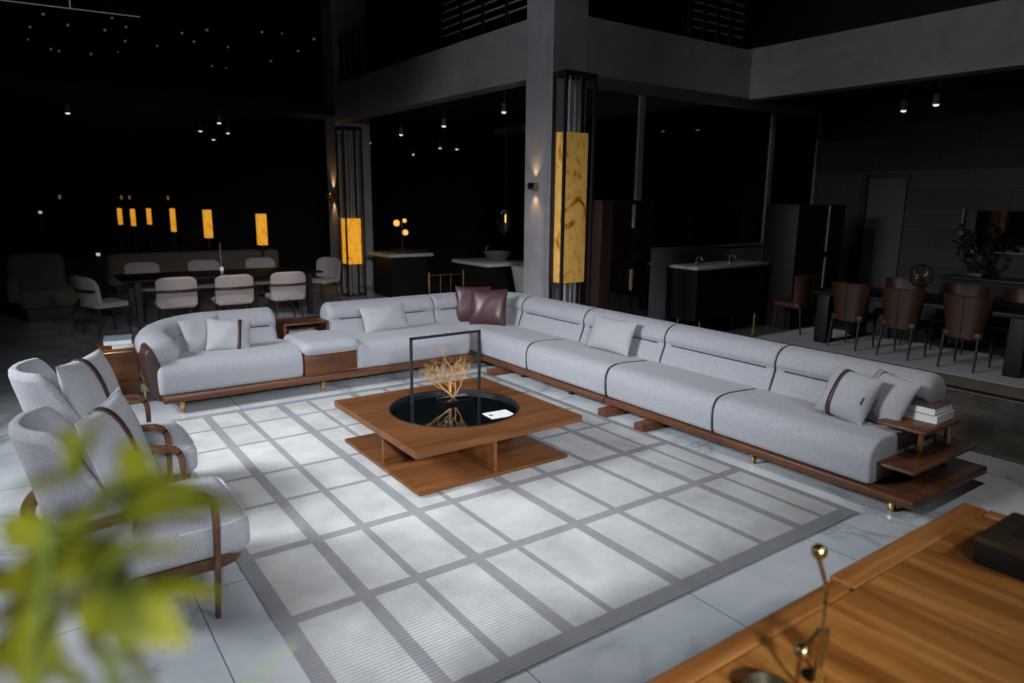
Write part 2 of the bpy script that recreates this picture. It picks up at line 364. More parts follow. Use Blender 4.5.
def pillow(name, label, wd, ht, th, loc, rot, m=None, strap=None, tagm=False, group=None, cat='cushion', edge=None, strapm=None):
    """scatter cushion; local x width, y thickness, z height"""
    m = m or GREYC; root = thing(name, label, cat, loc, group); root.rotation_euler = rot; base[root.name] = Vector((0, 0, 0))
    bm = NB(); n = 18
    g = {}
    for side in (-1, 1):
        for i in range(n+1):
            for j in range(n+1):
                a = math.sin((2*i/n-1)*math.pi/2); b_ = math.sin((2*j/n-1)*math.pi/2)
                if side == 1 and (i in (0, n) or j in (0, n)): g[(1, i, j)] = g[(-1, i, j)]; continue
                p = pillow_pt(wd, ht, th, a, b_, side)
                p.y += 0.006*math.sin(a*5+b_*3+loc[0]*7)*(1-a*a)*(1-b_*b_)*side
                g[(side, i, j)] = bm.verts.new(p)
        for i in range(n):
            for j in range(n):
                q = [g[(side, i, j)], g[(side, i+1, j)], g[(side, i+1, j+1)], g[(side, i, j+1)]]
                bm.faces.new(q if side < 0 else q[::-1])
    put('cushion_cover', bm, m, root)
    if strap is not None:
        bm = NB(); a0, a1, horiz = strap; rs = []
        for side in (-1, 1):
            js = range(-20, 21) if side < 0 else range(20, -21, -1)
            for j in js:
                b_ = math.sin(j/20*math.pi/2)
                row = []
                for k, a in enumerate((a0, a1)):
                    p = pillow_pt(wd, ht, th, a, b_, side) if not horiz else pillow_pt(wd, ht, th, b_, a, side)
                    row.append(p+Vector((0, side*0.006, 0))+(Vector((0, 0, 0.006*b_)) if not horiz else Vector((0.006*b_, 0, 0))))
                rs.append(row)
        V = [[bm.verts.new(p) for p in row] for row in rs]
        for i in range(len(V)): bm.faces.new((V[i][0], V[i][1], V[(i+1) % len(V)][1], V[(i+1) % len(V)][0]))
        o = put('strap', bm, strapm or BRL, root); s = o.modifiers.new('thick', 'SOLIDIFY'); s.thickness = 0.004; s.offset = 0
        o['label'] = 'dark brown leather strap'
    if edge:
        bm = NB(); pts = []
        for a, b_ in [(-1+k/6, -1) for k in range(12)]+[(1, -1+k/6) for k in range(12)]+[(1-k/6, 1) for k in range(12)]+[(-1, 1-k/6) for k in range(13)]:
            pts.append(pillow_pt(wd, ht, th, a, b_, 1))
        tube(bm, pts, 0.005, 6, up=Vector((0, 1, 0.01))); put('piping_or_gap_shade', bm, edge, root)
    if tagm:
        bm = NB(); q = pillow_pt(wd, ht, th, -.80, -.1, 1); box(bm, q.x-.006, q.x+.006, q.y-.004, q.y+.006, -0.045, 0.01); put('fabric_tab', bm, BRL, root)
    return root

# ---------------------------------------------------------------- setting
bm = NB(); box(bm, -4, 28, -6.25, 9, -0.1, 0.0); struct('floor', bm, MARBLE)
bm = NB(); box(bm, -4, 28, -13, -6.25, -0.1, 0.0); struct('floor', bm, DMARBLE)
bm = NB(); box(bm, -4, 28, -13, 9, 6.3, 6.5); struct('ceiling', bm, WALLD)
bm = NB(); box(bm, -4, 28, -12.8, -12.5, 0, 6.3); struct('wall_right', bm, BRICK)
bm = NB(); box(bm, 27.7, 28, -12.5, 9, 0, 6.3); struct('wall_far', bm, WALLD)
bm = NB(); box(bm, -4, 28, 8.7, 9, 0, 6.3); struct('wall_left', bm, WALLD)
bm = NB(); box(bm, -4.3, -4, -12.8, 9, 0, 6.3); struct('wall_back', bm, WALLD)
# mezzanine edge beams and columns
bm = NB(); box(bm, 8.06, 15.0, -6.25, -5.95, 3.61, 4.37); struct('trim_1', bm, STONE2)
bm = NB(); box(bm, 7.48, 7.78, -10.07, -6.54, 3.66, 4.39); struct('trim_2', bm, STONE2)
bm = NB(); box(bm, -4, 7.62, -10.37, -10.07, 3.64, 4.42); box(bm, 7.76, 15.0, -10.37, -10.07, 3.58, 4.42); struct('trim_3', bm, STONE2)
bm = NB(); box(bm, 7.78, 15.0, -12.5, -6.25, 3.72, 3.95); struct('ceiling', bm, WALLD)
bm = NB(); box(bm, 15.0, 27.7, -12.5, 3.0, 3.72, 3.95); struct('ceiling', bm, WALLD)
bm = NB(); box(bm, -4, 7.78, -12.5, -10.37, 3.72, 3.95); struct('ceiling', bm, WALLD)
bm = NB(); box(bm, 7.48, 8.06, -6.54, -5.95, 0, 6.3, 0.006, 1); struct('column', bm, STONE)
bm = NB(); box(bm, 15.0, 15.6, -6.75, -5.95, 0, 6.3, 0.006, 1); struct('column', bm, STONE)
# dividing wall with glass
Xg = 7.63
bm = NB(); box(bm, Xg, Xg+.12, -12.5, -7.72, 0, 1.24); box(bm, Xg, Xg+.12, -12.5, -6.54, 3.52, 3.66); struct('wall_divider', bm, STONE2)
wf = bpy.data.objects.new('window_1', None); C.objects.link(wf); wf['kind'] = 'structure'
bm = NB()
for y in (-7.75, -10.98, -12.42): box(bm, Xg-.03, Xg+.05, y-.055, y+.055, 1.24 if y < -8 else 0, 3.52)
box(bm, Xg-.02, Xg+.04, -12.45, -6.54, 1.24, 1.28); put('window_frame', bm, GREYM, wf, False)
bm = NB(); box(bm, Xg+.0, Xg+.01, -12.4, -6.54, 1.27, 3.52); put('pane', bm, GLASS, wf, False)
# grey doorway on the right wall
dr = bpy.data.objects.new('door_1', None); C.objects.link(dr); dr['kind'] = 'structure'
bm = NB(); box(bm, 5.95, 6.6, -12.5, -12.46, 0, 2.42); put('door_panel', bm, mat('grey_door', (0.055, 0.062, 0.066), 0.5), dr, False)
bm = NB(); box(bm, 6.6, 6.72, -12.5, -12.40, 0, 2.5); box(bm, 5.9, 6.72, -12.5, -12.44, 2.42, 2.5); put('door_frame', bm, BLACK, dr, False)
# upstairs railing
def railing(x0, x1, y0, y1, label):
    t = thing('metal_railing', label, 'railing', ((x0+x1)/2, (y0+y1)/2, 4.42))
    bm = NB()
    for z in (4.6, 4.72, 4.84, 4.96, 5.08, 5.2, 5.32): cyl(bm, (x0, y0, z), (x1, y1, z), 0.016, seg=8)
    put('rail', bm, GREYM, t)
    n = 5
    for k in range(n):
        x = x0+(x1-x0)*k/(n-1); y = y0+(y1-y0)*k/(n-1); bm = NB(); box(bm, x-.03, x+.03, y-.03, y+.03, 4.37, 5.35); put('post', bm, BLACK, t, False)
railing(8.1, 10.6, -6.1, -6.1, 'dark horizontal bar railing above the stone beam left of the near column')
railing(7.64, 7.64, -10.0, -8.7, 'dark bar railing in the upper corner above the glass wall')
railing(13.6, 14.9, -6.1, -6.1, 'dark bar railing beside the far column upstairs')

# ---------------------------------------------------------------- rug
bm = NB(); box(bm, 2.12, 6.66, -4.325, -0.815, 0.001, 0.014, 0.004, 2)
tag(put('area_rug', bm, RUG, None), 'large pale rug with a darker grey plaid line pattern under the coffee table', 'rug')

# ---------------------------------------------------------------- sectional sofa
SEAT = [(0.10, 0.146), (0.03, 0.147), (0.008, 0.165), (0.0, 0.20), (-0.008, 0.27), (-0.008, 0.335), (0.012, 0.395), (0.06, 0.438), (0.13, 0.455), (0.25, 0.457), (0.45, 0.445), (0.78, 0.425), (0.83, 0.40), (0.83, 0.20), (0.80, 0.150), (0.5, 0.146)]
BACK = [(0.0, 0.36), (0.025, 0.48), (0.062, 0.58), (0.075, 0.625), (0.062, 0.665), (0.085, 0.735), (0.15, 0.79), (0.25, 0.805), (0.34, 0.77), (0.385, 0.68), (0.36, 0.55), (0.31, 0.35), (0.28, 0.16), (0.08, 0.16)]
# travelling towards -x (from far to near): right of travel is +y, so depth must be negated for the right-hand run
def run(prof): return [(-a, b_) for a, b_ in prof]
YF = -4.475          # seat front plane of the right-hand run
YB = -5.045           # back cushion front plane
def seat_r(xa, xb, parent, er=0.024, ra=None):
    bm = NB(); sweep(bm, [(xa, YF, 0), (xb, YF, 0)], run(SEAT), er, r0=ra); return put('seat_cushion', bm, GREY, parent)
def back_r(xa, xb, parent, er=0.022, endr=None, crease=True):
    bm = NB(); sweep(bm, [(xa, YB, 0), (xb, YB, 0)], run(BACK), er, r1_=endr); o = put('back_cushion', bm, GREY, parent)
    if crease:
        b2 = NB(); tube(b2, [(xa-.09, YB-.069, 0.617), (xb+.08, YB-.069, 0.617)], 0.006, 6); put('crease_shade', b2, GAPSHADE, o)  # shade of the crease put in as a dark tube
    return o
def side_gap_shade_r(x, parent):
    pts = [(x, YF-.012, .155), (x, YF-.003, .22), (x, YF+.001, .30), (x, YF-.010, .37), (x, YF-.045, .425), (x, YF-.12, .447), (x, YF-.25, .449), (x, YF-.4, .442), (x, YB+.01, .43)]
    bm = NB(); tube(bm, spline(pts, 6), 0.0075, 6); put('piping_or_gap_shade', bm, GAPSHADE, parent)  # dark tube for the shaded gap between seat cushions
def back_gap_shade_r(x, parent):
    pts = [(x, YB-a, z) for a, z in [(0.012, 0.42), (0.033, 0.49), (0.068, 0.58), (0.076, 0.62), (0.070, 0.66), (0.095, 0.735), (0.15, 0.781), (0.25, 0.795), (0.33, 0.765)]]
    bm = NB(); tube(bm, spline(pts, 6), 0.008, 6); put('piping_or_gap_shade', bm, GAPSHADE, parent)  # dark tube for shade in the gap between backs

# -- right-hand end section
s1 = thing('sofa_section', 'grey sofa section on walnut base ending in brass-post shelves at the right', 'sofa', (3.2, -5.0, 0), 'sectional sofa pieces')
bm = NB(); box(bm, 1.85, 4.705, -5.57, -4.455, 0.085, 0.142, 0.012); put('platform', bm, WAL, s1)
seat_r(4.705, 3.455, s1); seat_r(3.445, 2.15, s1)
side_gap_shade_r(3.45, s1); side_gap_shade_r(4.715, s1)
back_r(4.57, 3.345, s1); back_r(3.335, 2.12, s1, endr=0.075); back_gap_shade_r(3.34, s1)
for (x, y, m_, n_) in ((2.02, -4.56, BRASS, 'leg'), (3.06, -4.52, BRASS, 'thin'), (2.02, -5.45, BRASS, 'leg'), (3.4, -5.45, BLACK, 'leg')):
    h_ = .009 if n_ == 'thin' else .018; bm = NB(); box(bm, x-h_, x+h_, y-.02, y+.03, 0.0, 0.088, 0.004); put('leg', bm, m_, s1)
bm = NB(); box(bm, 2.13, 2.17, -4.72, -4.60, 0.06, 0.088); put('bracket', bm, BLACK, s1)
bm = NB(); box(bm, 4.05, 4.15, -5.3, -4.30, 0.0, 0.075, 0.006); put('foot_block', bm, WALY, s1)
# tiered end shelves
bm = NB(); box(bm, 1.91, 2.27, -5.52, -4.55, 0.275, 0.300, 0.010); put('shelf', bm, WALY, s1)
bm = NB(); box(bm, 1.965, 2.30, -5.30, -4.78, 0.485, 0.510, 0.010); put('shelf', bm, WALY, s1)
for (x, y) in ((2.06, -4.93), (2.03, -5.28)):
    bm = NB(); cyl(bm, (x, y, 0.142), (x, y, 0.486), 0.021, seg=20); put('post', bm, BRASS, s1)
# -- corner section
s2 = thing('sofa_section', 'grey corner sofa section holding the two burgundy leather cushions', 'sofa', (6.2, -5.0, 0), 'sectional sofa pieces')
bm = NB(); box(bm, 4.72, 7.95, -5.57, -4.455, 0.085, 0.142, 0.012); box(bm, 6.86, 7.95, -4.46, -4.32, 0.085, 0.142, 0.0); put('platform', bm, WAL, s2)
seat_r(5.985, 4.725, s2)
seat_r(7.60, 5.995, s2)
side_gap_shade_r(5.99, s2)
back_r(5.775, 4.58, s2); back_r(6.945, 5.785, s2); back_gap_shade_r(5.78, s2); back_gap_shade_r(4.575, s2); back_gap_shade_r(6.95, s2)
# corner back: short return along the right-hand run, the round corner, and the stretch facing the camera
bm = NB(); cp = [(7.50, -4.215, 0), (7.50, -4.6, 0)]+[(7.16+.34*math.cos(a), -4.705-.34*math.sin(a), 0) for a in [math.pi/2*k/8 for k in range(9)]]+[(6.955, -5.045, 0)]
P_ = cp[::-1]
sweep(bm, cp, [(-a, b_) for a, b_ in BACK], 0.03); o = put('back_cushion', bm, GREY, s2)
bm = NB(); tube(bm, [(7.572, -4.30, .627), (7.572, -4.66, .627)], 0.007, 6); put('crease_shade', bm, GAPSHADE, o)  # dark tube drawn as the crease's shade
for (x, y) in ((5.35, -4.60), (6.2, -4.60), (5.35, -5.45), (7.8, -5.45)):
    bm = NB(); box(bm, x-.02, x+.02, y-.03, y+.03, 0.0, 0.088, 0.004); put('leg', bm, BLACK, s2)
bm = NB(); box(bm, 4.55, 4.65, -5.3, -4.33, 0.0, 0.075, 0.006); put('foot_block', bm, WALY, s1)
bm = NB(); box(bm, 6.42, 6.52, -5.3, -4.30, 0.0, 0.075, 0.006); put('foot_block', bm, WALY, s2)
# -- left-hand section
XF, XB = 6.86, 7.50
s3 = thing('sofa_section', 'grey sofa section with rolled left arm, brown leather outer side and walnut drawer box', 'sofa', (7.3, -2.6, 0), 'sectional sofa pieces')
bm = NB(); box(bm, 6.83, 7.95, -4.31, -0.96, 0.115, 0.185, 0.014); put('platform', bm, WALY, s3)
def seat_l(ya, yb, er=0.03, r0=None):   # ya nearer the arm, travel towards -y: right of travel is -x
    bm = NB(); sweep(bm, [(XF+.01, ya, 0), (XF+.01, yb, 0)], [(-a, b_+.038) for a, b_ in SEAT], er, r0=r0); return put('seat_cushion', bm, GREY, s3)
seat_l(-.935, -2.285, r0=0.05); seat_l(-2.87, -4.30)
def back_l(ya, yb, er=0.035, r0=None, r1_=None):
    bm = NB(); sweep(bm, [(XB, ya, 0), (XB, yb, 0)], [(-a, b_) for a, b_ in BACK], er, r0=r0, r1_=r1_); o = put('back_cushion', bm, GREY, s3)
    b2 = NB(); tube(b2, [(XB+.073, ya-.13, .627), (XB+.073, yb+.13, .627)], .007, 6); put('crease_shade', b2, GAPSHADE, o)  # crease shade made as a dark tube
back_l(-2.83, -4.205, r0=0.07)
# back that rolls round into the arm
path = [(7.04, -1.255, 0), (7.14, -1.235, 0), (7.25, -1.21, 0)]+[(7.28+.22*math.sin(a), -1.43+.22*math.cos(a), 0) for a in [math.pi/2*k/8 for k in range(9)]]+[(7.5, -1.6, 0), (7.5, -2.24, 0)]
bm = NB(); sweep(bm, path, [(-a, b_) for a, b_ in BACK], 0.05, hs=lambda t: 1.0 if t > .45 else 1.0-.17*((.45-t)/.45)**1.3, r0=0.09, r1_=0.05)
o = put('back_cushion', bm, GREY, s3)
bm = NB(); tube(bm, [(7.573, -1.75, .627), (7.573, -2.16, .627)], .007, 6); put('crease_shade', bm, GAPSHADE, o)  # dark tube in place of shade along the crease
# leather outer shell under the rolled arm
bm = NB(); sweep(bm, [(6.90, -0.90, 0), (7.45, -0.89, 0)]+[(7.50+.36*math.sin(a), -1.25+.36*math.cos(a), 0) for a in [math.pi/2*k/6 for k in range(1, 7)]]+[(7.86, -2.24, 0)],
                 [(.015, .16), (-.005, .28), (-.035, .42), (-.055, .56), (-.045, .66), (.0, .70), (.05, .60), (.10, .40), (.10, .16)], 0.02, hs=lambda t: 1.0-.10*max(0, 1-t/.2)); put('outer_shell', bm, BRL, s3)['label'] = 'dark brown leather outer side'
# walnut box, ottoman pad
bm = NB(); box(bm, 6.855, 7.50, -2.86, -2.295, 0.186, 0.415, 0.006); bx = put('drawer_box', bm, WALY, s3)
bm = NB(); box(bm, 6.845, 6.856, -2.85, -2.73, 0.205, 0.213); put('pull_tab', bm, BRASS, bx)
bm = NB(); softbox(bm, (7.17, -2.585, 0.468), (0.70, 0.60, 0.105), 0.05, puff=(0.01, 0.01, 0.02)); put('pad', bm, GREY, s3)
for (x, y) in ((6.93, -1.13), (6.93, -2.50), (6.93, -3.8), (7.8, -1.2), (7.8, -3.9)):
    bm = NB(); box(bm, x-.02, x+.02, y-.02, y+.02, 0.0, 0.118, 0.004); put('leg', bm, BRASS, s3)
# low shelf unit in the gap between the backs
bm = NB(); box(bm, 7.56, 7.95, -2.83, -2.32, 0.600, 0.622, 0.004); box(bm, 7.56, 7.95, -2.83, -2.32, 0.455, 0.475, 0.004)
for y in (-2.83, -2.345): box(bm, 7.56, 7.95, y, y+.025, 0.19, 0.600, 0.002)
box(bm, 7.93, 7.95, -2.83, -2.32, .19, .600); put('rear_shelf', bm, WALY, s3)
def book(name, label, cx, cy, z, lx, ly, h, rz, cover, group=None):
    t = thing(name, label, 'book', (cx, cy, z), group); t.rotation_euler = (0, 0, rz); base[t.name] = Vector((0, 0, 0))
    bm = NB(); box(bm, -lx/2+.002, lx/2-.003, -ly/2+.003, ly/2-.003, .003, h-.003); put('pages', bm, PAPER, t, False)
    bm = NB(); box(bm, -lx/2, lx/2, -ly/2, ly/2, 0, .003); box(bm, -lx/2, lx/2, -ly/2, ly/2, h-.003, h); box(bm, lx/2-.003, lx/2, -ly/2, ly/2, 0, h)
    put('cover', bm, cover, t, False); return t
book('book', 'pale book lying in the low shelf behind the sofa ottoman', 7.66, -2.56, .476, .14, .28, .04, 0, PAPER)
# books on the end shelf
CP = mat('purple_brown_cover', (0.10, 0.055, 0.06), 0.5); CW = mat('white_cover', (0.7, 0.7, 0.68), 0.5)
book('book', 'white book, lower of the two on the end shelf beside the sofa', 2.13, -5.17, .511, .23, .28, .054, 0.03, CW)
book('book', 'white-paged book with dark patterned cover, topmost on the sofa end shelf', 2.14, -5.165, .566, .22, .27, .050, 0.0, CP)

# ---------------------------------------------------------------- sofa cushions
def lean_r(x, yb, zb, wd, ht, th, tilt, label, spin=0, **k):
    c = Vector((x, yb-math.sin(tilt)*ht/2, zb+math.cos(tilt)*ht/2))
    return pillow('scatter_cushion', label, wd, ht, th, c, (Matrix.Rotation(spin, 3, 'Z') @ Matrix.Rotation(tilt, 3, 'X')).to_euler(), **k)
def lean_l(xb, y, zb, wd, ht, th, tilt, label, yaw=0, roll=0, **k):
    Rm = Matrix.Rotation(R(90)+yaw, 3, 'Z') @ Matrix.Rotation(tilt, 3, 'X') @ Matrix.Rotation(roll, 3, 'Y')
    up = Rm @ Vector((0, 0, 1)); c = Vector((xb, y, zb))+up*ht/2*.97
    return pillow('scatter_cushion', label, wd, ht, th, c, Rm.to_euler(), **k)
lean_l(7.34, -3.46, .475, .58, .33, .15, R(24), 'plain grey cushion on the left sofa section between shelf and corner', roll=R(3))
lean_l(7.38, -1.50, .470, .42, .36, .14, R(24), 'plain grey cushion tucked against the rolled left arm of the sofa', yaw=R(14), roll=R(4))
lean_l(7.20, -1.64, .475, .42, .34, .15, R(28), 'light grey cushion with dark vertical strap near the rolled arm', yaw=R(-10), roll=R(-6), strap=(-.56, -.38, False))
lean_l(7.43, -4.68, .45, .46, .47, .14, R(12), 'burgundy leather cushion in the sofa corner, the rear half-hidden one', yaw=R(-38), m=BURG)
lean_l(7.15, -4.73, .45, .47, .47, .17, R(16), 'shiny burgundy leather cushion in the sofa corner, the front one', yaw=R(-45), m=BURG)
lean_r(5.20, -4.93, .45, .62, .36, .16, R(20), 'plain grey lumbar cushion alone in the middle of the right sofa run', edge=None)
def free_cushion(label, c, wd, ht, th, rz, tilt, roll, **k):
    Rm = Matrix.Rotation(rz, 3, 'Z') @ Matrix.Rotation(tilt, 3, 'X') @ Matrix.Rotation(roll, 3, 'Y')
    return pillow('scatter_cushion', label, wd, ht, th, c, Rm.to_euler(), **k)
free_cushion('grey cushion with brown strap and small dark tab at the right end of the sofa', (2.55, -4.85, .620), .40, .37, .18, R(-6), R(28), R(-4), strap=(.26, .42, False), tagm=True)
free_cushion('grey cushion wedged between the strapped cushion and the end shelf', (2.37, -5.00, .615), .40, .38, .13, R(-8), R(26), R(-7), strap=(.40, .62, False), strapm=GREYM)

# ---------------------------------------------------------------- coffee table
ct = thing('coffee_table', 'low square walnut coffee table with round black tray inset', 'coffee table', (4.56, -2.70, 0.014))
TC = Vector((4.575, -2.712))
def ring_top(bm, x0, x1, y0, y1, z0, z1, c, rad, n=64):
    def outer(a):
        dx, dy = math.cos(a), math.sin(a); t = 1e9
        if dx > 1e-9: t = min(t, (x1-c[0])/dx)
        if dx < -1e-9: t = min(t, (x0-c[0])/dx)
        if dy > 1e-9: t = min(t, (y1-c[1])/dy)
        if dy < -1e-9: t = min(t, (y0-c[1])/dy)
        return (c[0]+dx*t, c[1]+dy*t)
    A = [2*math.pi*k/n for k in range(n)]+[math.atan2(y-c[1], x-c[0]) % (2*math.pi) for x in (x0, x1) for y in (y0, y1)]; A.sort()
    n = len(A); q = []
    for z, kind in ((z1, 'i'), (z1, 'o'), (z0, 'o'), (z0, 'i')):
        q.append([bm.verts.new(((c[0]+rad*math.cos(a), c[1]+rad*math.sin(a)) if kind == 'i' else outer(a))+(z,)) for a in A])
    for i in range(4):
        a, b_ = q[i], q[(i+1) % 4]
        for k in range(n): bm.faces.new((a[k], a[(k+1) % n], b_[(k+1) % n], b_[k]))
bm = NB(); ring_top(bm, 3.845, 5.275, -3.42, -1.99, 0.325, 0.375, TC, 0.515)
top = put('table_top', bm, TABW, ct)
bm = NB(); box(bm, 3.91, 5.21, -3.34, -2.04, 0.028, 0.056, 0.003); put('lower_board', bm, TABW, ct)
bm = NB(); box(bm, 4.02, 5.10, -3.23, -2.15, 0.014, 0.028); put('plinth', bm, BLACK, ct, False)
for (x0, x1, y0, y1) in ((4.505, 4.535, -2.55, -2.06), (3.92, 4.42, -2.68, -2.65), (4.58, 4.61, -3.32, -2.85), (4.70, 5.20, -2.74, -2.71)):
    bm = NB(); box(bm, x0, x1, y0, y1, 0.056, 0.326, 0.002); put('support_panel', bm, TABW, ct)
tr = thing('serving_tray', 'round glossy black tray with a tall thin square handle set in the coffee table', 'tray', (TC.x, TC.y, .34))
bm = NB(); cyl(bm, (TC.x, TC.y, .330), (TC.x, TC.y, .352), .507, seg=72); put('tray_base', bm, GLOSS, tr)
bm = NB()
rs = []
for k in range(72):
    a = 2*math.pi*k/72; cc = [(0.506, .345), (0.513, .345), (0.513, .381), (0.506, .381)]
    rs.append([(TC.x+q[0]*math.cos(a), TC.y+q[0]*math.sin(a), q[1]) for q in cc])
rings(bm, rs, close=True); put('rim', bm, BLACK, tr)
bm = NB(); hx = 4.90
for (a, b_, c_, d) in ((-2.515, -2.495, .352, .905), (-3.165, -3.145, .352, .905)): box(bm, hx-.010, hx+.010, a, b_, c_, d)
box(bm, hx-.010, hx+.010, -3.165, -2.495, .885, .905); put('handle', bm, BLACK, tr)
# golden branch
br = thing('branch_ornament', 'golden bare coral-like branch standing on a small black block in the tray', 'ornament', (4.78, -2.83, .352))
bm = NB(); box(bm, 4.70, 4.86, -2.98, -2.70, .3525, .380, 0.004); put('base_block', bm, GLOSS, br)
bm = NB(); rnd = random.Random(23)
def branch(p, d, l, rad, depth):
    n = 5; pts = [p]; rr = [rad]
    for k in range(n):
        d = (d+Vector((rnd.uniform(-.45, .45), rnd.uniform(-.45, .45), rnd.uniform(-.12, .28)))).normalized(); pts.append(pts[-1]+d*l/n); rr.append(rad*(1-.45*(k+1)/n))
    tube(bm, pts, rr, 5)
    if depth > 0:
        for k in range(4):
            q = pts[2+k % 4] if k else pts[-1]
            dd = (d+Vector((rnd.uniform(-.8, .8), rnd.uniform(-1.3, 1.3), rnd.uniform(-.4, .5)))).normalized(); branch(q, dd, l*rnd.uniform(.5, .8), rr[-1]*.85, depth-1)
for dd, l0 in (((-.1, .05, 1), .22), ((.1, .65, .6), .16), ((-.1, -.6, .6), .17), ((.2, .2, 1), .18), ((-.2, -.2, .9), .16)): branch(Vector((4.80, -2.83, .378)), Vector(dd).normalized(), l0, .009, 3)
GOLDB = mat('gilded_branch', (0.50, 0.27, 0.10), 0.45, 0.35); put('branch', bm, GOLDB, br)
bm = NB(); box(bm, 4.205, 4.355, -3.045, -2.835, .3525, .3565, mtx=None); cdt = thing('card', 'small white printed card lying on the black tray', 'card', (4.28, -2.94, .3525)); base[cdt.name] = Vector((4.28, -2.94, .3525))
put('card_sheet', bm, WHITE, cdt, False); cdt.rotation_euler = (0, 0, R(-4))
bm = NB(); cyl(bm, (4.28, -2.865, .3566), (4.28, -2.865, .3572), .014, seg=16); box(bm, 4.262, 4.298, -2.885, -2.88, .3566, .3572); put('emblem', bm, BLACK, cdt, False)

# ---------------------------------------------------------------- armchairs (face -y)
def armchair(loc, label):
    t = thing('armchair', label, 'armchair', loc, 'pair of armchairs'); base[t.name] = Vector((0, 0, 0))
    # seat
    bm = NB(); softbox(bm, (0, -.18, .365), (.68, .64, .19), .055, puff=(0.008, 0.012, 0.012)); st = put('seat', bm, GREY, t)
    pts = []
    for k in range(33):
        a = math.pi*k/32; cx, cy = math.cos(a), -math.sin(a); pts.append((.340*math.copysign(abs(cx)**.3, cx), -.18+.322*math.copysign(abs(cy)**.3, cy), .445))
    bm = NB(); tube(bm, pts, .006, 6); put('piping_or_gap_shade', bm, PIPEL, st)
    # wooden seat rail
    rs = []
    for k in range(40):
        a = 2*math.pi*k/40; cx = math.copysign(abs(math.cos(a))**.45, math.cos(a)); cy = math.copysign(abs(math.sin(a))**.45, math.sin(a))
        rs.append([(cx*q, -.17+cy*(q-.01)*.95, z) for q, z in ((.345, .225), (.345, .285), (.30, .285), (.30, .225))])
    bm = NB(); rings(bm, rs, close=True); put('seat_rail', bm, CHW, t)
    # back shell
    bm = NB(); rs = []; n = 36
    for k in range(n+1):
        f_ = k/n*2-1; a = f_*R(96); q_ = min(1, max(0, (abs(f_)-.48)/.52)); q_ = q_*q_*(3-2*q_)
        ztop = 1.01-.38*q_; lean = .025*(1-q_)
        dx, dy = math.sin(a), math.cos(a)
        def P(rad, z, l=0): return Vector((dx*rad, .030+(rad+l)*dy, z))
        hh = ztop-.30
        rs.append([P(.235, .32), P(.245, .32+hh*.45, lean*.3), P(.262, .32+hh*.8, lean*.7), P(.29, ztop-.03, lean), P(.315, ztop, lean), P(.345, ztop+.002, lean), P(.368, ztop-.03, lean), P(.342, .32+hh*.75, lean*.6), P(.300, .32+hh*.4, lean*.2), P(.275, .30)])
    rings(bm, rs); o = put('backrest', bm, GREY, t); s = o.modifiers.new('sub', 'SUBSURF'); s.levels = 1; s.render_levels = 1
    # front legs running up into the arm that wraps round the back
    for s_ in (-1, 1):
        x = s_*.385
        bm = NB(); pts = [(x*1.01, -.31, 0), (x*1.0, -.325, .25), (x, -.335, .5), (x, -.325, .585), (x, -.285, .625), (x, -.22, .635)]
        P2 = spline(pts, 6); nn = len(P2); tube(bm, P2, [0.62+.38*min(1, i/nn*1.4) for i in range(nn)], 12, flat=(.026, .019), up=Vector((0, 1, 0)) if False else Vector((0, .6, .8))); put('leg', bm, CHW, t)
        bm = NB(); tube(bm, [(s_*.27, .08, 0), (s_*.25, .04, .27)], [.7, 1], 12, flat=(.022, .022), up=Vector((0, 1, 0))); put('leg', bm, CHW, t)
    arm = [(-.385, -.23, .635), (-.39, -.05, .63), (-.385, .10, .61), (-.335, .25, .59), (-.20, .35, .575), (0, .385, .57), (.20, .35, .575), (.335, .25, .59), (.385, .10, .61), (.39, -.05, .63), (.385, -.23, .635)]
    bm = NB(); tube(bm, spline(arm, 6), 1, 12, flat=(.030, .017)); put('arm_rail', bm, CHW, t)
    return t
ch = armchair((3.67, -.30, 0), 'grey barrel-back armchair nearest the camera, behind the leaves'); 
ch2 = dup(ch, (4.88, -.30, 0), 0, 'grey barrel-back armchair next to the walnut side table, farther one')
free_cushion('grey cushion with dark strap on the nearest armchair', (3.68, -.31, .755), .60, .56, .18, R(-22), R(-15), R(0), strap=(-.24, -.08, False), edge=PIPEL)
free_cushion('grey cushion with dark strap on the farther armchair', (4.88, -.31, .755), .60, .56, .18, R(-26), R(-15), R(2), strap=(-.24, -.08, False), edge=None)

# ---------------------------------------------------------------- side table by the arm
t = thing('side_table', 'walnut and brass side table between the far armchair and the sofa arm', 'side table', (7.63, -.73, 0))
bm = NB(); box(bm, 7.44, 7.84, -.90, -.55, .535, .560, .003); put('table_top', bm, TABW, t)
bm = NB(); box(bm, 7.435, 7.845, -.905, -.545, .522, .536, .002); put('edge_band', bm, BRASS, t)
bm = NB(); box(bm, 7.52, 7.54, -.86, -.58, .03, .522); box(bm, 7.52, 7.80, -.60, -.58, .03, .522); put('side_panel', bm, TABW, t)
bm = NB(); box(bm, 7.44, 7.84, -.89, -.56, .19, .21, .002); put('shelf', bm, TABW, t)
for (x, y) in ((7.45, -.89), (7.45, -.56), (7.83, -.89), (7.83, -.56)):
    bm = NB(); box(bm, x-.009, x+.009, y-.009, y+.009, 0, .522); put('leg', bm, BRASS, t, False)
bm = NB(); box(bm, 7.45, 7.83, -.88, -.57, 0.01, .03); put('base_board', bm, BRASS, t)
CB = mat('blue_grey_cover', (0.25, 0.33, 0.38), 0.35); 
book('book', 'white book, lower of the two on the walnut side table', 7.60, -.76, .561, .28, .22, .035, 0.0, CW)
book('book', 'book with blue-grey photo cover, topmost on the side table', 7.61, -.72, .597, .30, .24, .045, -0.12, CB)

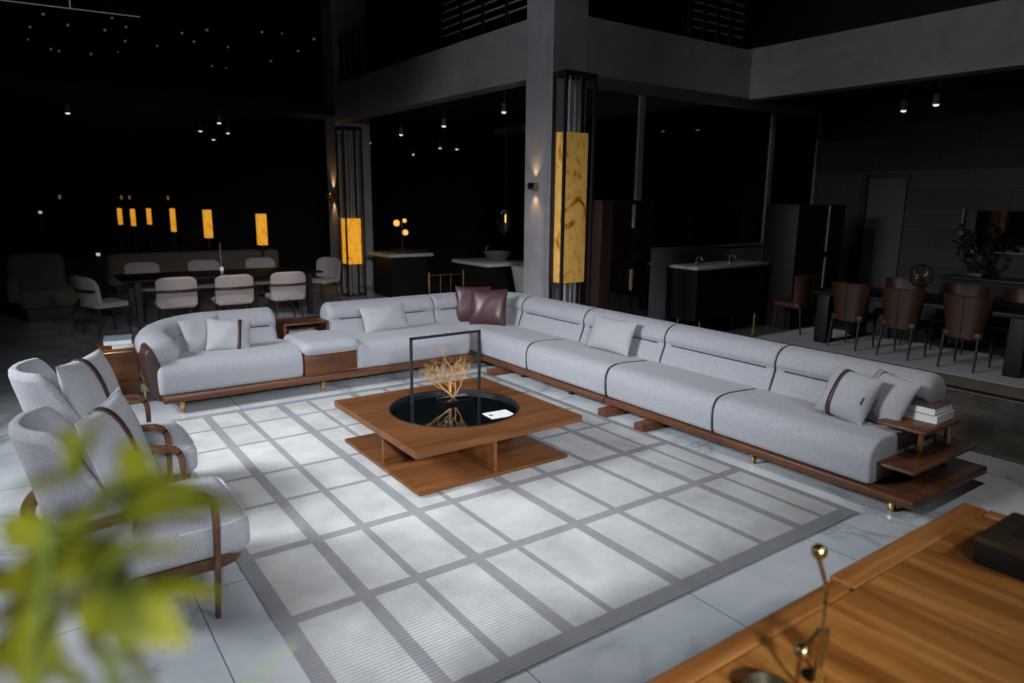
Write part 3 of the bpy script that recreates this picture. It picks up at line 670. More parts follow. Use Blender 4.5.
# ---------------------------------------------------------------- desk in the foreground
dk = thing('desk', 'large walnut desk with raised edge rail at the bottom right corner', 'desk', (.4, -2.1, 0))
bm = NB(); box(bm, -.25, 1.03, -3.12, -.85, .715, .75, .004); put('desk_top', bm, DESKW, dk)
DESKY = wood('desk_walnut_cross', (0.17, 0.06, 0.016), (0.27, 0.10, 0.026), (0.38, 0.165, 0.05), 'y', 0.34)
bm = NB(); box(bm, 1.034, 1.112, -2.128, -.85, .700, .750, .012, 3); put('edge_rail', bm, DESKY, dk)
bm = NB(); box(bm, 1.034, 1.128, -3.19, -2.150, .705, .752, .010, 3); put('edge_rail', bm, DESKY, dk)
bm = NB(); box(bm, -.25, 1.03, -3.19, -3.124, .705, .756, .010, 3); put('edge_rail', bm, DESKY, dk)
for x in (.95, -.15):
    for y in (-3.05, -.95):
        bm = NB(); box(bm, x-.03, x+.03, y-.03, y+.03, 0, .715, .004); put('leg', bm, DESKY, dk)
tb = thing('tissue_box', 'black tissue box with brass-toned lid standing on the desk', 'tissue box', (.80, -2.82, .75))
LIDM = mat('dark_bronze', (0.075, 0.058, 0.032), 0.35, 0.6)
bm = NB(); box(bm, .72, .885, -2.99, -2.655, .7505, .83, .003); put('box_body', bm, DARK, tb)
bm = NB(); ring = []
box(bm, .717, .888, -2.993, -2.652, .831, .853, .002)
put('lid', bm, LIDM, tb)
bm = NB()
for k in range(2): cyl(bm, (.80, -2.88+.11*k, .8532), (.80, -2.88+.11*k, .8540), .020, seg=20)
box(bm, .78, .82, -2.88, -2.77, .8532, .8542); put('slot', bm, BLACK, tb, False)
sp = thing('brass_sculpture', 'brass abstract sculpture of bent rods and balls on the desk', 'sculpture', (.86, -1.55, .75))
bm = NB(); cyl(bm, (.86, -1.62, .7505), (.86, -1.62, .757), .03, seg=32); put('base_plate', bm, BRASSD, sp)
bm = NB(); tube(bm, [(.87, -1.645, .753), (.87, -1.650, .86), (.87, -1.655, .955), (.87, -1.655, .985), (.87, -1.645, 1.02), (.87, -1.60, 1.10)], .0062, 8)
tube(bm, spline([(.87, -1.56, .755), (.87, -1.556, .79), (.87, -1.562, .83), (.87, -1.566, .846), (.87, -1.60, .862), (.87, -1.645, .885)], 6), .0055, 8)
tube(bm, spline([(.87, -1.672, .755), (.87, -1.688, .83), (.87, -1.690, .855), (.87, -1.682, .87), (.87, -1.672, .86), (.87, -1.662, .77)], 6), .0042, 8); put('rod', bm, BRASSD, sp)
for c_, rr in (((.87, -1.597, 1.122), .0205), ((.87, -1.566, .848), .0215)):
    bm = NB(); ball(bm, c_, rr, seg=24); put('ball', bm, BRASSD, sp)
bw = thing('black_bowl', 'dark shallow bowl beside the brass sculpture at the bottom edge', 'bowl', (.88, -1.44, .75))
bm = NB(); rs = []
for k in range(32):
    a = 2*math.pi*k/32; rs.append([(.88+q*math.cos(a), -1.44+q*math.sin(a), z) for q, z in ((.0005, .752), (.03, .7505), (.062, .79), (.058, .79), (.028, .758), (.0005, .757))])
rings(bm, rs, close=True); put('bowl_body', bm, LIDM, bw)

# ---------------------------------------------------------------- marble lamp tower beside the column
def lamp_tower(x0, y0, sx, sy, zt, zb, ztop, label, om):
    t = thing('floor_lamp', label, 'lamp', (x0+sx/2, y0-sy/2, 0), None)
    bm = NB(); q = .017
    for x in (x0, x0+sx):
        for y in (y0, y0-sy): box(bm, x-q, x+q, y-q, y+q, 0, zt)
    for z in (zt-.03, 0.0):
        for y in (y0, y0-sy): box(bm, x0, x0+sx, y-q, y+q, z, z+.03)
        for x in (x0, x0+sx): box(bm, x-q, x+q, y0-sy, y0, z, z+.03)
    box(bm, x0-.02, x0+sx+.02, y0-sy-.02, y0+.02, zt, zt+.03); put('lamp_frame', bm, BLACK, t, False)
    bm = NB()
    for fx in (.3, .7):
        for fy in (.25, .6): cyl(bm, (x0+sx*fx, y0-sy*fy, 0.0), (x0+sx*fx, y0-sy*fy, zt), .017, seg=10)
    put('inner_rod', bm, GREYM, t)
    bm = NB(); box(bm, x0+.025, x0+sx-.02, y0-sy*.86, y0-.025, zb, ztop, .004); put('lamp_shade', bm, om, t)['label'] = 'glowing veined amber onyx box'
    return t
lamp_tower(6.80, -5.62, .22, .47, 3.50, .95, 2.82, 'tall black-framed lamp with amber onyx box beside the near column', ONYX)
lamp_tower(13.5, -5.50, .34, .38, 3.35, .66, 1.58, 'black-framed lamp with amber onyx box beside the far column', ONYX2)
def sconce(x, y, z, label, ny=1, s=1.0):
    t = thing('wall_sconce', label, 'sconce', (x, y, z))
    bm = NB(); box(bm, x-.07*s, x+.07*s, y+.005, y+.09*s, z-.045*s, z+.045*s, .004); put('body', bm, BRASS, t)
    for d in (1, -1):
        L_ = bpy.data.lights.new('sconce_light', 'SPOT'); L_.energy = 7*s; L_.color = (1, .58, .25); L_.spot_size = R(75); L_.spot_blend = .8; L_.shadow_soft_size = .02
        o = bpy.data.objects.new('sconce_light', L_); C.objects.link(o); o.location = (0, .06, d*.06*s); o.parent = t; o.rotation_euler = (0 if d < 0 else math.pi, 0, 0)
sconce(7.80, -5.95, 2.18, 'small brass up-and-down sconce glowing on the near column')
sconce(15.24, -5.95, 2.05, 'small sconce glowing on the far column', s=1.6)

# far onyx lamps in a row
for i, (x, y, h, lb) in enumerate([(25.1, -2.79, .50, 'tiny amber lamp glowing in the dark, leftmost of the far row'), (23.9, -3.0, .50, 'tiny amber lamp in the dark, second from the left in the far row'),
        (24.9, -3.58, .50, 'tiny amber lamp in the dark, third from the left in the far row'), (20.95, -3.59, .62, 'small amber lamp in the dark, fourth from the left in the far row'),
        (17.9, -3.82, .66, 'amber lamp glowing in the dark above the middle grey chair'), (14.5, -4.11, .62, 'amber lamp glowing in the dark, rightmost of the far row')]):
    t = thing('floor_lamp', lb, 'lamp', (x, y, 0), 'far row of amber lamps'); w_ = .06 if x > 20 else .085
    bm = NB(); box(bm, x-w_, x+w_, y-w_, y+w_, 1.35-h/2, 1.35+h/2, .01); put('lamp_shade', bm, ONYX2, t)
    bm = NB(); box(bm, x-.02, x+.02, y-.02, y+.02, 0, 1.35-h/2); box(bm, x-.15, x+.15, y-.15, y+.15, 0, .02); put('stand', bm, BLACK, t, False)

# ceiling spots
def spot(x, y, z, label, m, rad=.045, group='small ceiling lights'):
    t = thing('ceiling_spotlight', label, 'ceiling light', (x, y, z), group)
    bm = NB(); cyl(bm, (x, y, z), (x, y, z+.14), rad*.9, seg=12); cyl(bm, (x, y, z+.14), (x, y, z+.33), .008, seg=6); put('housing', bm, GREYM, t)
    bm = NB(); ball(bm, (x, y, z), rad*.85, (1, 1, .6), 10); put('bulb', bm, m, t)
for p in ((5.63, -11.40, 3.40), (5.01, -11.06, 3.40)): spot(*p, 'spotlight hanging under the right-hand beam above the dining table', COOL, .05, 'spotlights above the dining table')
for p in ((17.46, -7.83), (14.68, -7.36), (20.98, -10.94), (12.39, -7.15), (17.75, -10.11), (17.76, -10.67), (9.78, -6.78)):
    spot(p[0], p[1], 3.40, 'spotlight hanging under the mezzanine between the two columns', COOL, .05, 'spotlights under the mezzanine')
for p in ((14.82, -3.51), (16.9, -3.6), (16.99, -4.2), (19.17, -4.38), (14.85, -1.01)):
    spot(p[0], p[1], 3.40, 'bright spotlight glowing in the dark hall left of the far column', COOL, .045, 'spotlights in the dark hall')
for p in ((11.2, -10.34), (8.99, -10.22), (8.73, -10.52), (8.39, -10.66), (8.16, -10.92)):
    spot(p[0], p[1], 3.40, 'spotlight hanging behind the glass wall', COOL, .04, 'spotlights behind the glass wall')
for p in [(20.91, -1.15), (22.69, -.93), (21.83, -1.7), (20.32, -2.52), (21.86, -2.52), (21.14, -2.92), (23.01, -3.12), (25.62, -1.5), (25.82, -1.71), (24.5, -.92), (25.73, -2.53), (24.86, -3.15), (23.18, -3.95), (20.97, -4.2), (21.87, -4.67), (20.19, -4.65), (25.47, -5.94), (22.03, -5.61), (25.56, -6.4), (19.53, -5.85), (19.37, -6.32), (21.31, -7.4), (19.48, -7.22), (23.37, -7.23)]:
    t = thing('recessed_light', 'faint point of light high on the dark ceiling at upper left', 'ceiling light', (p[0], p[1], 6.2), 'recessed lights of the high ceiling')
    bm = NB(); ball(bm, (p[0], p[1], 6.2), .020+.014*abs(math.sin(p[0]*9.1)), seg=8); put('bulb', bm, COOLD, t)
    bm = NB(); cyl(bm, (p[0], p[1], 6.215), (p[0], p[1], 6.3), .05, seg=10); put('housing', bm, BLACK, t)
bm = NB(); cyl(bm, (19.58, -.32, 6.1), (19.31, -2.98, 6.1), .008, seg=8); cyl(bm, (19.45, -1.6, 6.1), (19.45, -1.6, 6.29), .01, seg=6)
tag(put('light_strip', bm, STRIPL), 'thin slanting light strip in the top left corner', 'light strip')
for (x, y, z, lb) in ((17.6, -.508, 1.66, 'bright white light in the dark hall, far left'), (14.5, -1.206, .98, 'small white lamp cluster seen left of the low wall')):
    t = thing('display_light', lb, 'light', (x, y, z)); bm = NB(); box(bm, x-.02, x+.02, y-.03, y+.03, z-.05, z+.0); put('bulb', bm, COOLM, t)
    bm = NB(); cyl(bm, (x, y, 0), (x, y, z-.07), .02, seg=8); cyl(bm, (x, y, 0), (x, y, .02), .14, seg=16); put('stand', bm, BLACK, t)
for (x, y) in ((18.0, -.9), (18.3, -2.1), (19.4, -2.4), (17.9, -3.0)):
    t = thing('pendant_light', 'faint warm pendant hanging in the dark hall at left', 'pendant', (x, y, 2.0), 'faint warm pendants')
    bm = NB(); ball(bm, (x, y, 1.95), .028, (1, 1, 1.8), 10); put('bulb', bm, WARMD, t); bm = NB(); cyl(bm, (x, y, 2.0), (x, y, 3.9 if x > 15 else 6.3), .006, seg=6); put('cord', bm, BLACK, t)

# ---------------------------------------------------------------- dining group at left
DC = []
def grey_chair(label):
    t = thing('dining_chair', label, 'dining chair', (0, 0, 0), 'mauve-grey dining chairs'); base[t.name] = Vector((0, 0, 0))
    # faces +x
    bm = NB(); rs = []; n = 14
    for k in range(n+1):
        a = (k/n*2-1); y = a*.27; cz = .06*abs(a)**6; x0 = -.20+.07*a*a
        ring = [(x0+.03-.02, y, .47), (x0+.0, y, .60), (x0-.02, y, .75), (x0-.04, y, .86-cz-.01), (x0-.055, y, .865-cz), (x0-.085, y, .84-cz), (x0-.07, y, .70), (x0-.05, y, .56), (x0-.035, y, .44)]
        rs.append(ring)
    rings(bm, rs); put('backrest', bm, PINKF, t)
    bm = NB(); softbox(bm, (.03, 0, .45), (.48, .50, .09), .04, n=8); put('seat', bm, PINKF, t)
    bm = NB(); tube(bm, [(-.175+.07*(k/6)**2, .285*k/6, .665) for k in range(-6, 7)], 1, 8, flat=(.012, .022), up=Vector((0, 0, 1))); o = put('belt', bm, BRL, t); o.location.x = -.112
    for sx in (-1, 1):
        for sy in (-1, 1):
            bm = NB(); cyl(bm, (.03+sx*.16, sy*.17, .42), (.03+sx*.23, sy*.23, 0), .014, .009, 10); put('leg', bm, BLACK, t)
    return t
g0 = grey_chair('mauve-grey dining chair behind the sofa, leftmost of the three with backs to us')
g0.location = (11.05, -1.83, 0)
for x, y, rz, lb in ((10.98, -2.61, 0, 'mauve-grey dining chair behind the sofa, middle of the three with backs to us'), (11.0, -3.42, 0, 'mauve-grey dining chair behind the sofa, rightmost of the three with backs to us'),
        (13.3, -1.75, 180, 'dim dining chair across the dark table, left one of the far side'), (13.3, -2.75, 180, 'dim dining chair across the dark table, middle one of the far side'), (13.3, -3.75, 180, 'dim dining chair across the dark table, right one of the far side'),
        (11.6, -.95, -70, 'grey dining chair seen sideways at the left end of the dark table'), (12.9, -4.75, 120, 'small grey dining chair at the right end, before the far column')):
    dup(g0, (x, y, 0), R(rz), lb)
t = thing('dining_table', 'long dark dining table behind the row of mauve-grey chairs', 'dining table', (12.2, -2.7, 0))
bm = NB(); box(bm, 11.65, 12.75, -4.3, -1.25, .72, .75, .004); put('table_top', bm, DARK, t)
for x in (11.8, 12.6):
    for y in (-4.1, -1.45): bm = NB(); box(bm, x-.04, x+.04, y-.04, y+.04, 0, .72); put('leg', bm, BLACK, t, False)
t = thing('candle_holder', 'small glass candle holder glinting on the dark dining table', 'candle holder', (12.0, -2.72, .75))
bm = NB(); cyl(bm, (12.0, -2.72, .75), (12.0, -2.72, .80), .03, .012, 12); cyl(bm, (12.0, -2.72, .80), (12.0, -2.72, 1.25), .008, seg=8); put('stem', bm, GREYM, t)
bm = NB(); ball(bm, (12.0, -2.72, .83), .035, (1, 1, 1.3), 10); put('bulb', bm, COOLD, t)
t = thing('sofa', 'long low beige sofa in the dark behind the dining table', 'sofa', (16.3, -3.2, 0))
bm = NB(); softbox(bm, (16.2, -3.2, .60), (.30, 3.4, .45), .06, n=8); put('backrest', bm, CREAM, t)
bm = NB(); softbox(bm, (16.75, -3.2, .30), (1.0, 3.4, .30), .06, n=8); put('seat', bm, CREAM, t)
bm = NB(); box(bm, 16.2, 17.1, -4.8, -1.6, 0, .16); put('plinth', bm, BLACK, t, False)
t = thing('armchair', 'dim beige rounded armchair at the far left edge in the dark', 'armchair', (13.6, -.35, 0))
bm = NB(); softbox(bm, (13.6, -.35, .38), (.9, .8, .26), .10, n=8, puff=(0, 0, .04)); put('seat', bm, CREAM, t)
bm = NB(); softbox(bm, (13.95, -.25, .72), (.25, .8, .55), .11, n=8, puff=(0, 0, .06)); put('backrest', bm, CREAM, t)
for y in (.1, -.78): bm = NB(); softbox(bm, (13.55, y, .50), (.85, .18, .34), .08, n=8); put('armrest', bm, CREAM, t)
bm = NB(); box(bm, 13.3, 13.95, -.65, -.05, 0, .26); put('plinth', bm, BLACK, t, False)

# ---------------------------------------------------------------- room between the columns
def counter(x0, x1, y0, y1, label):
    t = thing('display_counter', label, 'counter', ((x0+x1)/2, (y0+y1)/2, 0))
    bm = NB(); box(bm, x0, x1, y0, y1, .84, .90, .01); put('counter_top', bm, COUNTER, t)
    bm = NB(); box(bm, x0+.1, x1-.1, y0+.1, y1-.1, .02, .84); put('cabinet', bm, DARK, t, False)
    return t
counter(12.6, 13.6, -7.0, -6.0, 'white-topped counter under the three glowing globes')
counter(10.0, 11.2, -7.6, -6.6, 'white-topped counter left of the near column')
t = thing('table_lamp', 'table lamp of three amber glass globes on the far counter', 'lamp', (13.0, -6.49, .90))
for (x, y, z, rr) in ((13.05, -6.40, 1.50, .065), (13.0, -6.57, 1.31, .06), (12.95, -6.53, 1.55, .042)):
    bm = NB(); ball(bm, (x, y, z), rr); put('globe', bm, WARM, t)
bm = NB(); cyl(bm, (13.0, -6.49, .90), (13.0, -6.49, 1.52), .010, seg=8); cyl(bm, (13.0, -6.40, 1.50), (13.0, -6.53, 1.52), .006, seg=8); cyl(bm, (13.0, -6.49, 1.33), (13.0, -6.57, 1.31), .006, seg=8); cyl(bm, (13.0, -6.49, .90), (13.0, -6.49, .92), .09, seg=16); put('stand', bm, BLACK, t)
bm = NB(); box(bm, 12.75, 13.5, -6.95, -6.45, .90, .96, .01); tag(put('serving_board', bm, TANL), 'amber wooden tray lying on the far white counter', 'tray')
t = thing('wash_basin', 'round stone basin standing on the counter left of the near column', 'basin', (10.5, -7.15, .9))
bm = NB(); rs = []
for k in range(28):
    a = 2*math.pi*k/28; rs.append([(10.5+q*math.cos(a), -7.15+q*math.sin(a), z) for q, z in ((.001, .91), (.16, .905), (.26, 1.06), (.24, 1.06), (.15, .93), (.001, .925))])
rings(bm, rs, close=True); put('basin_body', bm, stone('basin_stone', (.1, .09, .08), (.2, .18, .15)), t)
bm = NB(); cyl(bm, (10.85, -7.15, .9), (10.85, -7.15, 1.15), .015, seg=10); cyl(bm, (10.85, -7.15, 1.14), (10.68, -7.15, 1.14), .012, seg=8); put('tap', bm, BRASS, t)
t = thing('glass_pendant', 'clear oval glass pendant with a lit filament left of the near column', 'pendant', (9.6, -6.70, 1.65))
bm = NB(); rs = []
for k in range(16):
    a = 2*math.pi*k/16
    rs.append([(9.6+math.cos(a)*q, -6.70+math.sin(a)*q, z) for q, z in ((.12, 1.66), (.126, 1.66), (.10, 1.42), (.094, 1.42))])
put('glass_body', ball(NB(), (9.6, -6.70, 1.65), .14, (1, 1, 1.6), 20), GLASS, t); bm.free()
bm = NB(); cyl(bm, (9.6, -6.70, 1.62), (9.6, -6.70, 1.75), .010, seg=8); put('filament', bm, WARMB, t)
bm = NB(); cyl(bm, (9.6, -6.70, 1.87), (9.6, -6.70, 3.72), .006, seg=6); put('cord', bm, BLACK, t)
t = thing('brass_rack', 'thin brass rail rack standing behind the sofa corner', 'rack', (9.3, -5.4, 0))
for y in (-5.08, -5.28, -5.46, -5.69):
    bm = NB(); cyl(bm, (9.3, y, 0), (9.3, y, .9 if y in (-5.08, -5.69) else .86), .013 if y in (-5.08, -5.69) else .006, seg=8); put('post', bm, BRASS, t)
bm = NB(); cyl(bm, (9.3, -5.08, .85), (9.3, -5.69, .85), .006, seg=8); cyl(bm, (9.3, -5.08, .1), (9.3, -5.69, .1), .006, seg=8); put('rail', bm, BRASS, t)
t = thing('bathtub', 'tapered white tub edge showing just left of the near column', 'bathtub', (9.0, -6.9, 0))
bm = NB(); rs = []
for k in range(28):
    a = 2*math.pi*k/28; rs.append([(8.95+q*math.cos(a), -6.85+q*math.sin(a)*.8, z) for q, z in ((.001, .30), (.26, .02), (.36, .5), (.46, .95), (.43, .95), (.33, .5), (.22, .32), (.001, .31))])
rings(bm, rs, close=True); put('tub_body', bm, COUNTER, t)

# ---------------------------------------------------------------- cabinets by the glass wall
t = thing('display_cabinet', 'tall dark glass-door cabinet with brass handles beside the lamp tower', 'cabinet', (7.4, -7.25, 0))
bm = NB(); box(bm, 7.22, 7.60, -7.68, -6.66, 0, 2.0, .004); put('cabinet_body', bm, DARKW, t)
for (y0, y1) in ((-7.28, -6.86), (-7.66, -7.30)):
    bm = NB(); box(bm, 7.205, 7.222, y0, y1, .05, 1.97); d = put('cabinet_door', bm, GLOSS, t, False)
    yy = y0+.02 if y0 > -7.4 else y1-.02
    if y0 > -7.4:
        for z0, z1 in ((.72, 1.02), (1.62, 1.94)):
            bm = NB(); box(bm, 7.185, 7.205, yy-.02, yy+.02, z0, z1); put('handle', bm, PBRASS, d, False)
t = thing('washstand', 'long black washstand with pale counter top on brass legs under the glass', 'washstand', (6.95, -8.7, 0))
bm = NB(); box(bm, 6.70, 7.25, -9.88, -8.12, 1.00, 1.045, .008); put('counter_top', bm, COUNTER, t)
bm = NB(); box(bm, 6.73, 7.22, -9.84, -8.16, .24, 1.0); put('cabinet', bm, DARK, t, False)
for (x, y) in ((6.75, -9.64), (6.75, -8.30), (7.18, -9.64), (7.18, -8.30)):
    bm = NB(); cyl(bm, (x, y, 0), (x, y, .24), .012, seg=8); put('leg', bm, BRASS, t)
for yy, wh in ((-8.5, 'left'), (-9.3, 'right')):
    t = thing('mixer_tap', 'small dark mixer tap on the washstand counter, %s one' % wh, 'tap', (7.05, yy, 1.045))
    bm = NB(); tube(bm, spline([(7.05, yy, 1.045), (7.05, yy, 1.13), (7.03, yy, 1.165), (6.98, yy, 1.16), (6.93, yy, 1.12)], 5), .012, 8); put('spout', bm, BRASSD, t)
    bm = NB(); cyl(bm, (7.05, yy-.1, 1.045), (7.05, yy-.1, 1.09), .02, seg=12); put('handle', bm, BRASSD, t)
t = thing('room_divider', 'tall black lacquered cabinet with a brass strip left of the dining chairs', 'cabinet', (6.6, -10.3, 0))
bm = NB(); box(bm, 6.32, 6.9, -11.28, -9.95, 0, 1.96, .004); put('cabinet_body', bm, DARK, t)
for z0, z1 in ((.62, 1.12), (1.22, 1.95)):
    bm = NB(); box(bm, 6.30, 6.32, -10.82, -10.78, z0, z1); put('handle', bm, PBRASS, t, False)

# ---------------------------------------------------------------- dining group at right
t = thing('dining_table', 'black dining table with broad slab legs behind the right sofa end', 'dining table', (4.25, -9.9, 0))
bm = NB(); box(bm, 2.6, 5.6, -10.5, -9.36, .70, .755, .006); put('table_top', bm, DARK, t)
for x in (5.44, 3.03):
    bm = NB(); box(bm, x-.09, x+.09, -9.54, -9.36, 0, .70, .004); put('leg', bm, DARK, t)
    bm = NB(); box(bm, x-.09, x+.09, -10.48, -10.3, 0, .70, .004); put('leg', bm, DARK, t)
def tan_chair(label):
    t = thing('dining_chair', label, 'dining chair', (0, 0, 0), 'brown leather dining chairs'); base[t.name] = Vector((0, 0, 0))
    # faces -y, back at +y
    bm = NB(); rs = []; n = 12
    for k in range(n+1):
        a = k/n*2-1
        def X(z): return a*(.20+.085*(z-.42)/.5)
        yb = .02-.10*abs(a)**4
        ring = [(X(.42), yb-.05, .42), (X(.65), yb-.04, .65), (X(.9), yb-.02, .90-.01*abs(a)), (X(.92), yb, .925-.015*abs(a)**4), (X(.9), yb+.02, .90), (X(.65), yb+.005, .65), (X(.42), yb-.01, .40)]
        rs.append(ring)
    rings(bm, rs); put('backrest', bm, TANL, t)
    bm = NB(); softbox(bm, (0, -.24, .44), (.46, .46, .10), .035, n=8); put('seat', bm, TANL, t)
    bm = NB(); cyl(bm, (0, .026, .42), (0, .046, .915), .003, seg=6); put('piping_or_gap_shade', bm, BRL, t)
    for sx in (-1, 1):
        bm = NB(); cyl(bm, (sx*.19, -.02, .42), (sx*.20, .03, 0), .020, .012, 10); put('leg', bm, BLACK, t)
        bm = NB(); cyl(bm, (sx*.19, -.42, .42), (sx*.20, -.44, 0), .020, .012, 10); put('leg', bm, BLACK, t)
    return t
b0 = tan_chair('brown leather dining chair, left one of the three with backs to the sofa'); b0.location = (5.03, -9.26, 0)
for x, y, rz, lb in ((4.34, -9.27, 0, 'brown leather dining chair, middle one of the three with backs to the sofa'), (3.57, -9.25, 0, 'brown leather dining chair, right one of the three with backs to the sofa'),
        (5.95, -9.85, 90, 'brown leather dining chair at the left head of the black table'),
        (4.9, -10.65, 180, 'dim brown dining chair across the black table, left one'), (4.1, -10.65, 180, 'dim brown dining chair across the black table, middle one'), (3.35, -10.65, 180, 'dim brown dining chair across the black table, right one')):
    dup(b0, (x, y, 0), R(rz), lb)
t = thing('wire_sphere', 'gold openwork sphere ornament standing on the black dining table', 'ornament', (4.35, -9.8, .755))
bm = NB(); tt = bmesh.new(); bmesh.ops.create_icosphere(tt, subdivisions=2, radius=.155); 
for e in tt.edges: cyl(bm, e.verts[0].co+Vector((4.35, -9.8, 1.06)), e.verts[1].co+Vector((4.35, -9.8, 1.06)), .0035, seg=5)
tt.free(); put('wire_cage', bm, BRASS, t); bm = NB(); cyl(bm, (4.35, -9.8, .755), (4.35, -9.8, .92), .012, seg=8); cyl(bm, (4.35, -9.8, .755), (4.35, -9.8, .765), .07, seg=16); put('stand', bm, BLACK, t)
t = thing('sideboard', 'long dark sideboard against the right wall', 'sideboard', (3.4, -12.1, 0))
bm = NB(); box(bm, 1.2, 5.0, -12.4, -11.75, .86, .90, .01); put('counter_top', bm, mat('dark_teal_top', (.02, .03, .032), .4), t)
bm = NB(); box(bm, 1.3, 4.95, -12.4, -11.8, .0, .86); put('cabinet', bm, DARK, t, False)
t = thing('bonsai_sculpture', 'black twisted bonsai sculpture on the sideboard', 'sculpture', (4.55, -11.95, .9))
bm = NB(); rnd = random.Random(5)
box(bm, 4.4, 4.7, -12.05, -11.85, .90, .97, .01)
for k in range(9):
    p = Vector((4.55+rnd.uniform(-.05, .05), -11.95, .96)); pts = [p]; 
    for j in range(6): pts.append(pts[-1]+Vector((rnd.uniform(-.11, .11), rnd.uniform(-.05, .05), rnd.uniform(.04, .15))))
    tube(bm, spline(pts, 3), .014, 6)
    for q in pts[3:]: ball(bm, q, rnd.uniform(.03, .055), (1, 1, .7), 8)
put('trunk', bm, BLACK, t)
t = thing('wall_mirror', 'dark glossy wall mirror on the right wall at the right edge', 'mirror', (4.2, -12.48, 1.6))
bm = NB(); box(bm, 3.3, 4.82, -12.50, -12.455, 1.27, 1.90); put('mirror_glass', bm, GLOSS, t, False)
bm = NB(); box(bm, 3.3, 4.82, -12.46, -12.44, 1.255, 1.27); put('frame', bm, GREYM, t, False)
t = thing('wall_sconce', 'clear glass wall light beside the dark mirror', 'sconce', (5.02, -12.4, 1.6))
bm = NB(); ball(bm, (5.0, -12.38, 1.55), .07, (1, 1, 1), 14); put('globe', bm, GLASS, t)
bm = NB(); cyl(bm, (5.0, -12.42, 1.5), (5.0, -12.42, 1.93), .012, seg=8); box(bm, 4.97, 5.03, -12.5, -12.42, 1.5, 1.6); put('bracket', bm, GREYM, t)
# rugs and floor inlays beyond the sofa
bm = NB(); box(bm, 2.6, 6.2, -10.6, -8.95, .001, .010, .002); tag(put('area_rug', bm, fabric('grey_rug', (.20, .20, .205), (.32, .32, .325), 40)), 'grey rug under the black dining table and brown chairs', 'rug')
bm = NB(); box(bm, -2, 7.4, -8.40, -8.27, 0.0005, .006); struct('trim_4', bm, mat('dark_inlay', (.02, .014, .011), .35))
bm = NB(); box(bm, -2, 7.4, -8.94, -8.41, 0.0005, .004); struct('trim_5', bm, mat('tan_stone', (.20, .165, .13), .3))
bm = NB(); box(bm, 1.62, 1.78, -8.2, -6.26, 0.0005, .004); struct('trim_6', bm, mat('tan_strip', (.20, .165, .13), .3))

# ---------------------------------------------------------------- foreground plant
pl = thing('potted_plant', 'out-of-focus green leafy plant in the bottom left foreground', 'plant', (.50, .05, 0))
bm = NB(); cyl(bm, (.50, .05, 0), (.50, .05, .42), .15, .20, 32); put('plant_pot', bm, DARK, pl)
bm = NB(); tube(bm, spline([(.50, .05, .4), (.52, .03, 1.0), (.46, .04, 1.35), (.40, .06, 1.5)], 6), .008, 8)
stems = [((.40, .06, 1.5), (.46, -.04, 1.765)), ((.40, .06, 1.5), (.505, -.0, 1.80)), ((.40, .06, 1.5), (.45, -.03, 1.70))]
for a, b_ in stems: tube(bm, [a, b_], .003, 6)
for k in range(24):
    a = k*2.4; z = 1.1+.02*k; tube(bm, [(.48, .03, z), (.46+.14*math.cos(a), .03+.18*math.sin(a), z+.10)], .0025, 5)
put('stem', bm, mat('green_stem', (.06, .09, .01), .5), pl)
bm = NB(); rnd = random.Random(3)
def leaf(p, d, ln, wd, roll=0.0, droop=0.15):
    p = Vector(p); d = Vector(d).normalized(); s = d.cross(Vector((0, 0, 1))).normalized(); n = s.cross(d)
    s, n = s*math.cos(roll)+n*math.sin(roll), n*math.cos(roll)-s*math.sin(roll); rows = []
    for k in range(9):
        t_ = k/8; w_ = wd/2*math.sin(math.pi*min(1, t_**.8))**.9*(1 if t_ < 1 else 0)+.0002; c = p+d*ln*t_-Vector((0, 0, 1))*droop*ln*t_*t_
        rows.append([c-s*w_+n*w_*.35, c, c+s*w_+n*w_*.35])
    V = [[bm.verts.new(q) for q in r_] for r_ in rows]
    for i in range(8):
        for j in range(2): bm.faces.new((V[i][j], V[i][j+1], V[i+1][j+1], V[i+1][j]))
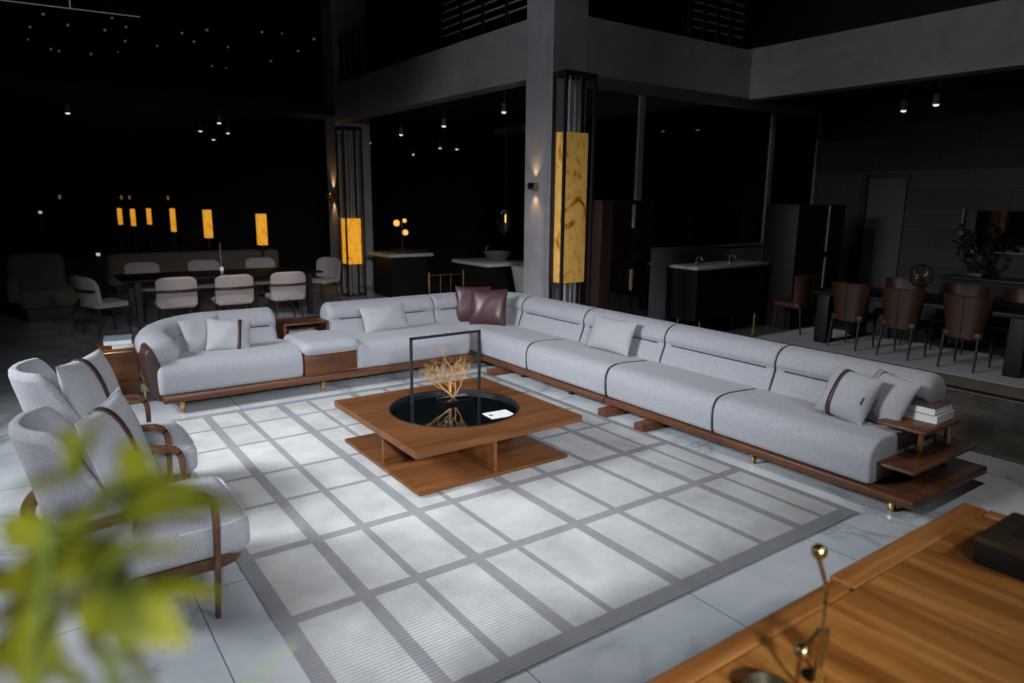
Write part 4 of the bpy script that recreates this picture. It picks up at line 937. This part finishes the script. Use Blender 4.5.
# base point, tip point, width and roll of the upper leaves
upper_leaves = [
    ((0.5092, -0.014, 1.8199), (0.5129, 0.0202, 1.816), 0.022, 0.06),
    ((0.4965, -0.0151, 1.8227), (0.4856, -0.0319, 1.8657), 0.026, 0.15),
    ((0.518, -0.0174, 1.8147), (0.5385, -0.0143, 1.8498), 0.020, -0.61),
    ((0.4865, -0.0237, 1.8073), (0.43, -0.065, 1.8455), 0.026, 0.47),
    ((0.4708, -0.0276, 1.8057), (0.4236, -0.0776, 1.8322), 0.030, -0.37),
    ((0.4506, -0.0389, 1.8074), (0.4414, -0.1039, 1.8072), 0.034, -0.04),
    ((0.494, -0.0259, 1.7934), (0.5457, 0.0144, 1.7836), 0.034, -0.03),
    ((0.4983, -0.03, 1.7726), (0.5501, 0.0302, 1.7658), 0.038, -0.49),
    ((0.4896, -0.023, 1.768), (0.5416, 0.0429, 1.7468), 0.038, 0.52),
    ((0.4693, -0.0391, 1.7826), (0.4944, 0.0061, 1.7472), 0.036, 0.34),
    ((0.4714, -0.0329, 1.7733), (0.4825, -0.0144, 1.7137), 0.036, -0.61),
    ((0.5003, 0.0009, 1.7423), (0.5493, 0.0522, 1.7144), 0.040, 0.13),
    ((0.4637, -0.0193, 1.754), (0.4153, -0.0604, 1.7377), 0.036, -0.66),
    ((0.4539, -0.0352, 1.7603), (0.441, -0.0873, 1.7474), 0.030, -0.04),
    ((0.4922, 0.014, 1.723), (0.5295, 0.0542, 1.6919), 0.040, 0.53),
    ((0.4666, -0.0065, 1.7296), (0.4556, -0.0286, 1.6843), 0.040, 0.59),
    ((0.4928, 0.0061, 1.748), (0.4853, 0.0248, 1.6963), 0.040, 0.42),
    ((0.4571, -0.0372, 1.7785), (0.4301, -0.073, 1.7897), 0.028, 0.61),
    ((0.5116, 0.0168, 1.7421), (0.5618, 0.0425, 1.7554), 0.034, -0.56),
    ((0.4665, -0.0175, 1.76), (0.459, 0.0184, 1.7372), 0.036, -0.40),
    ((0.4453, -0.0212, 1.736), (0.4496, -0.0447, 1.6808), 0.036, -0.09),
    ((0.4706, -0.0311, 1.8148), (0.4908, -0.0018, 1.7741), 0.032, -0.28),
    ((0.4425, -0.0482, 1.8015), (0.4561, -0.0171, 1.7654), 0.034, -0.16),
    ((0.4846, -0.0187, 1.7855), (0.4552, -0.0501, 1.8024), 0.034, 0.12),
    ((0.4924, -0.0012, 1.7667), (0.5123, 0.0278, 1.7385), 0.034, 0.57),
    ((0.4692, -0.0008, 1.7234), (0.4941, 0.0285, 1.6849), 0.038, 0.60),
    ((0.4861, 0.0251, 1.717), (0.4806, -0.0086, 1.6843), 0.036, 0.69),
    ((0.5316, 0.027, 1.7928), (0.5217, 0.0024, 1.7721), 0.030, -0.47),
    ((0.469, -0.0539, 1.8232), (0.5081, -0.0432, 1.8404), 0.020, 0.65)]
for a, b_, wd, roll in upper_leaves:
    b_ = Vector(b_); a = Vector(a); leaf(a, b_-a, (b_-a).length*1.02, wd, roll, .05)
rnd = random.Random(8)
for k in range(110):  # dense lower leaves added below view to shade the near chair and floor
    a = rnd.uniform(0, 2*math.pi); z = rnd.uniform(1.10, 1.56); q = rnd.uniform(.02, .14)
    c = Vector((.46+q*math.cos(a), .03+q*1.3*math.sin(a), z)); leaf(c, (math.cos(a), math.sin(a), rnd.uniform(-.3, .5)), rnd.uniform(.08, .12), rnd.uniform(.04, .055), rnd.uniform(-.8, .8))
o = put('foliage', bm, LEAF, pl); s = o.modifiers.new('thick', 'SOLIDIFY'); s.thickness = .0006
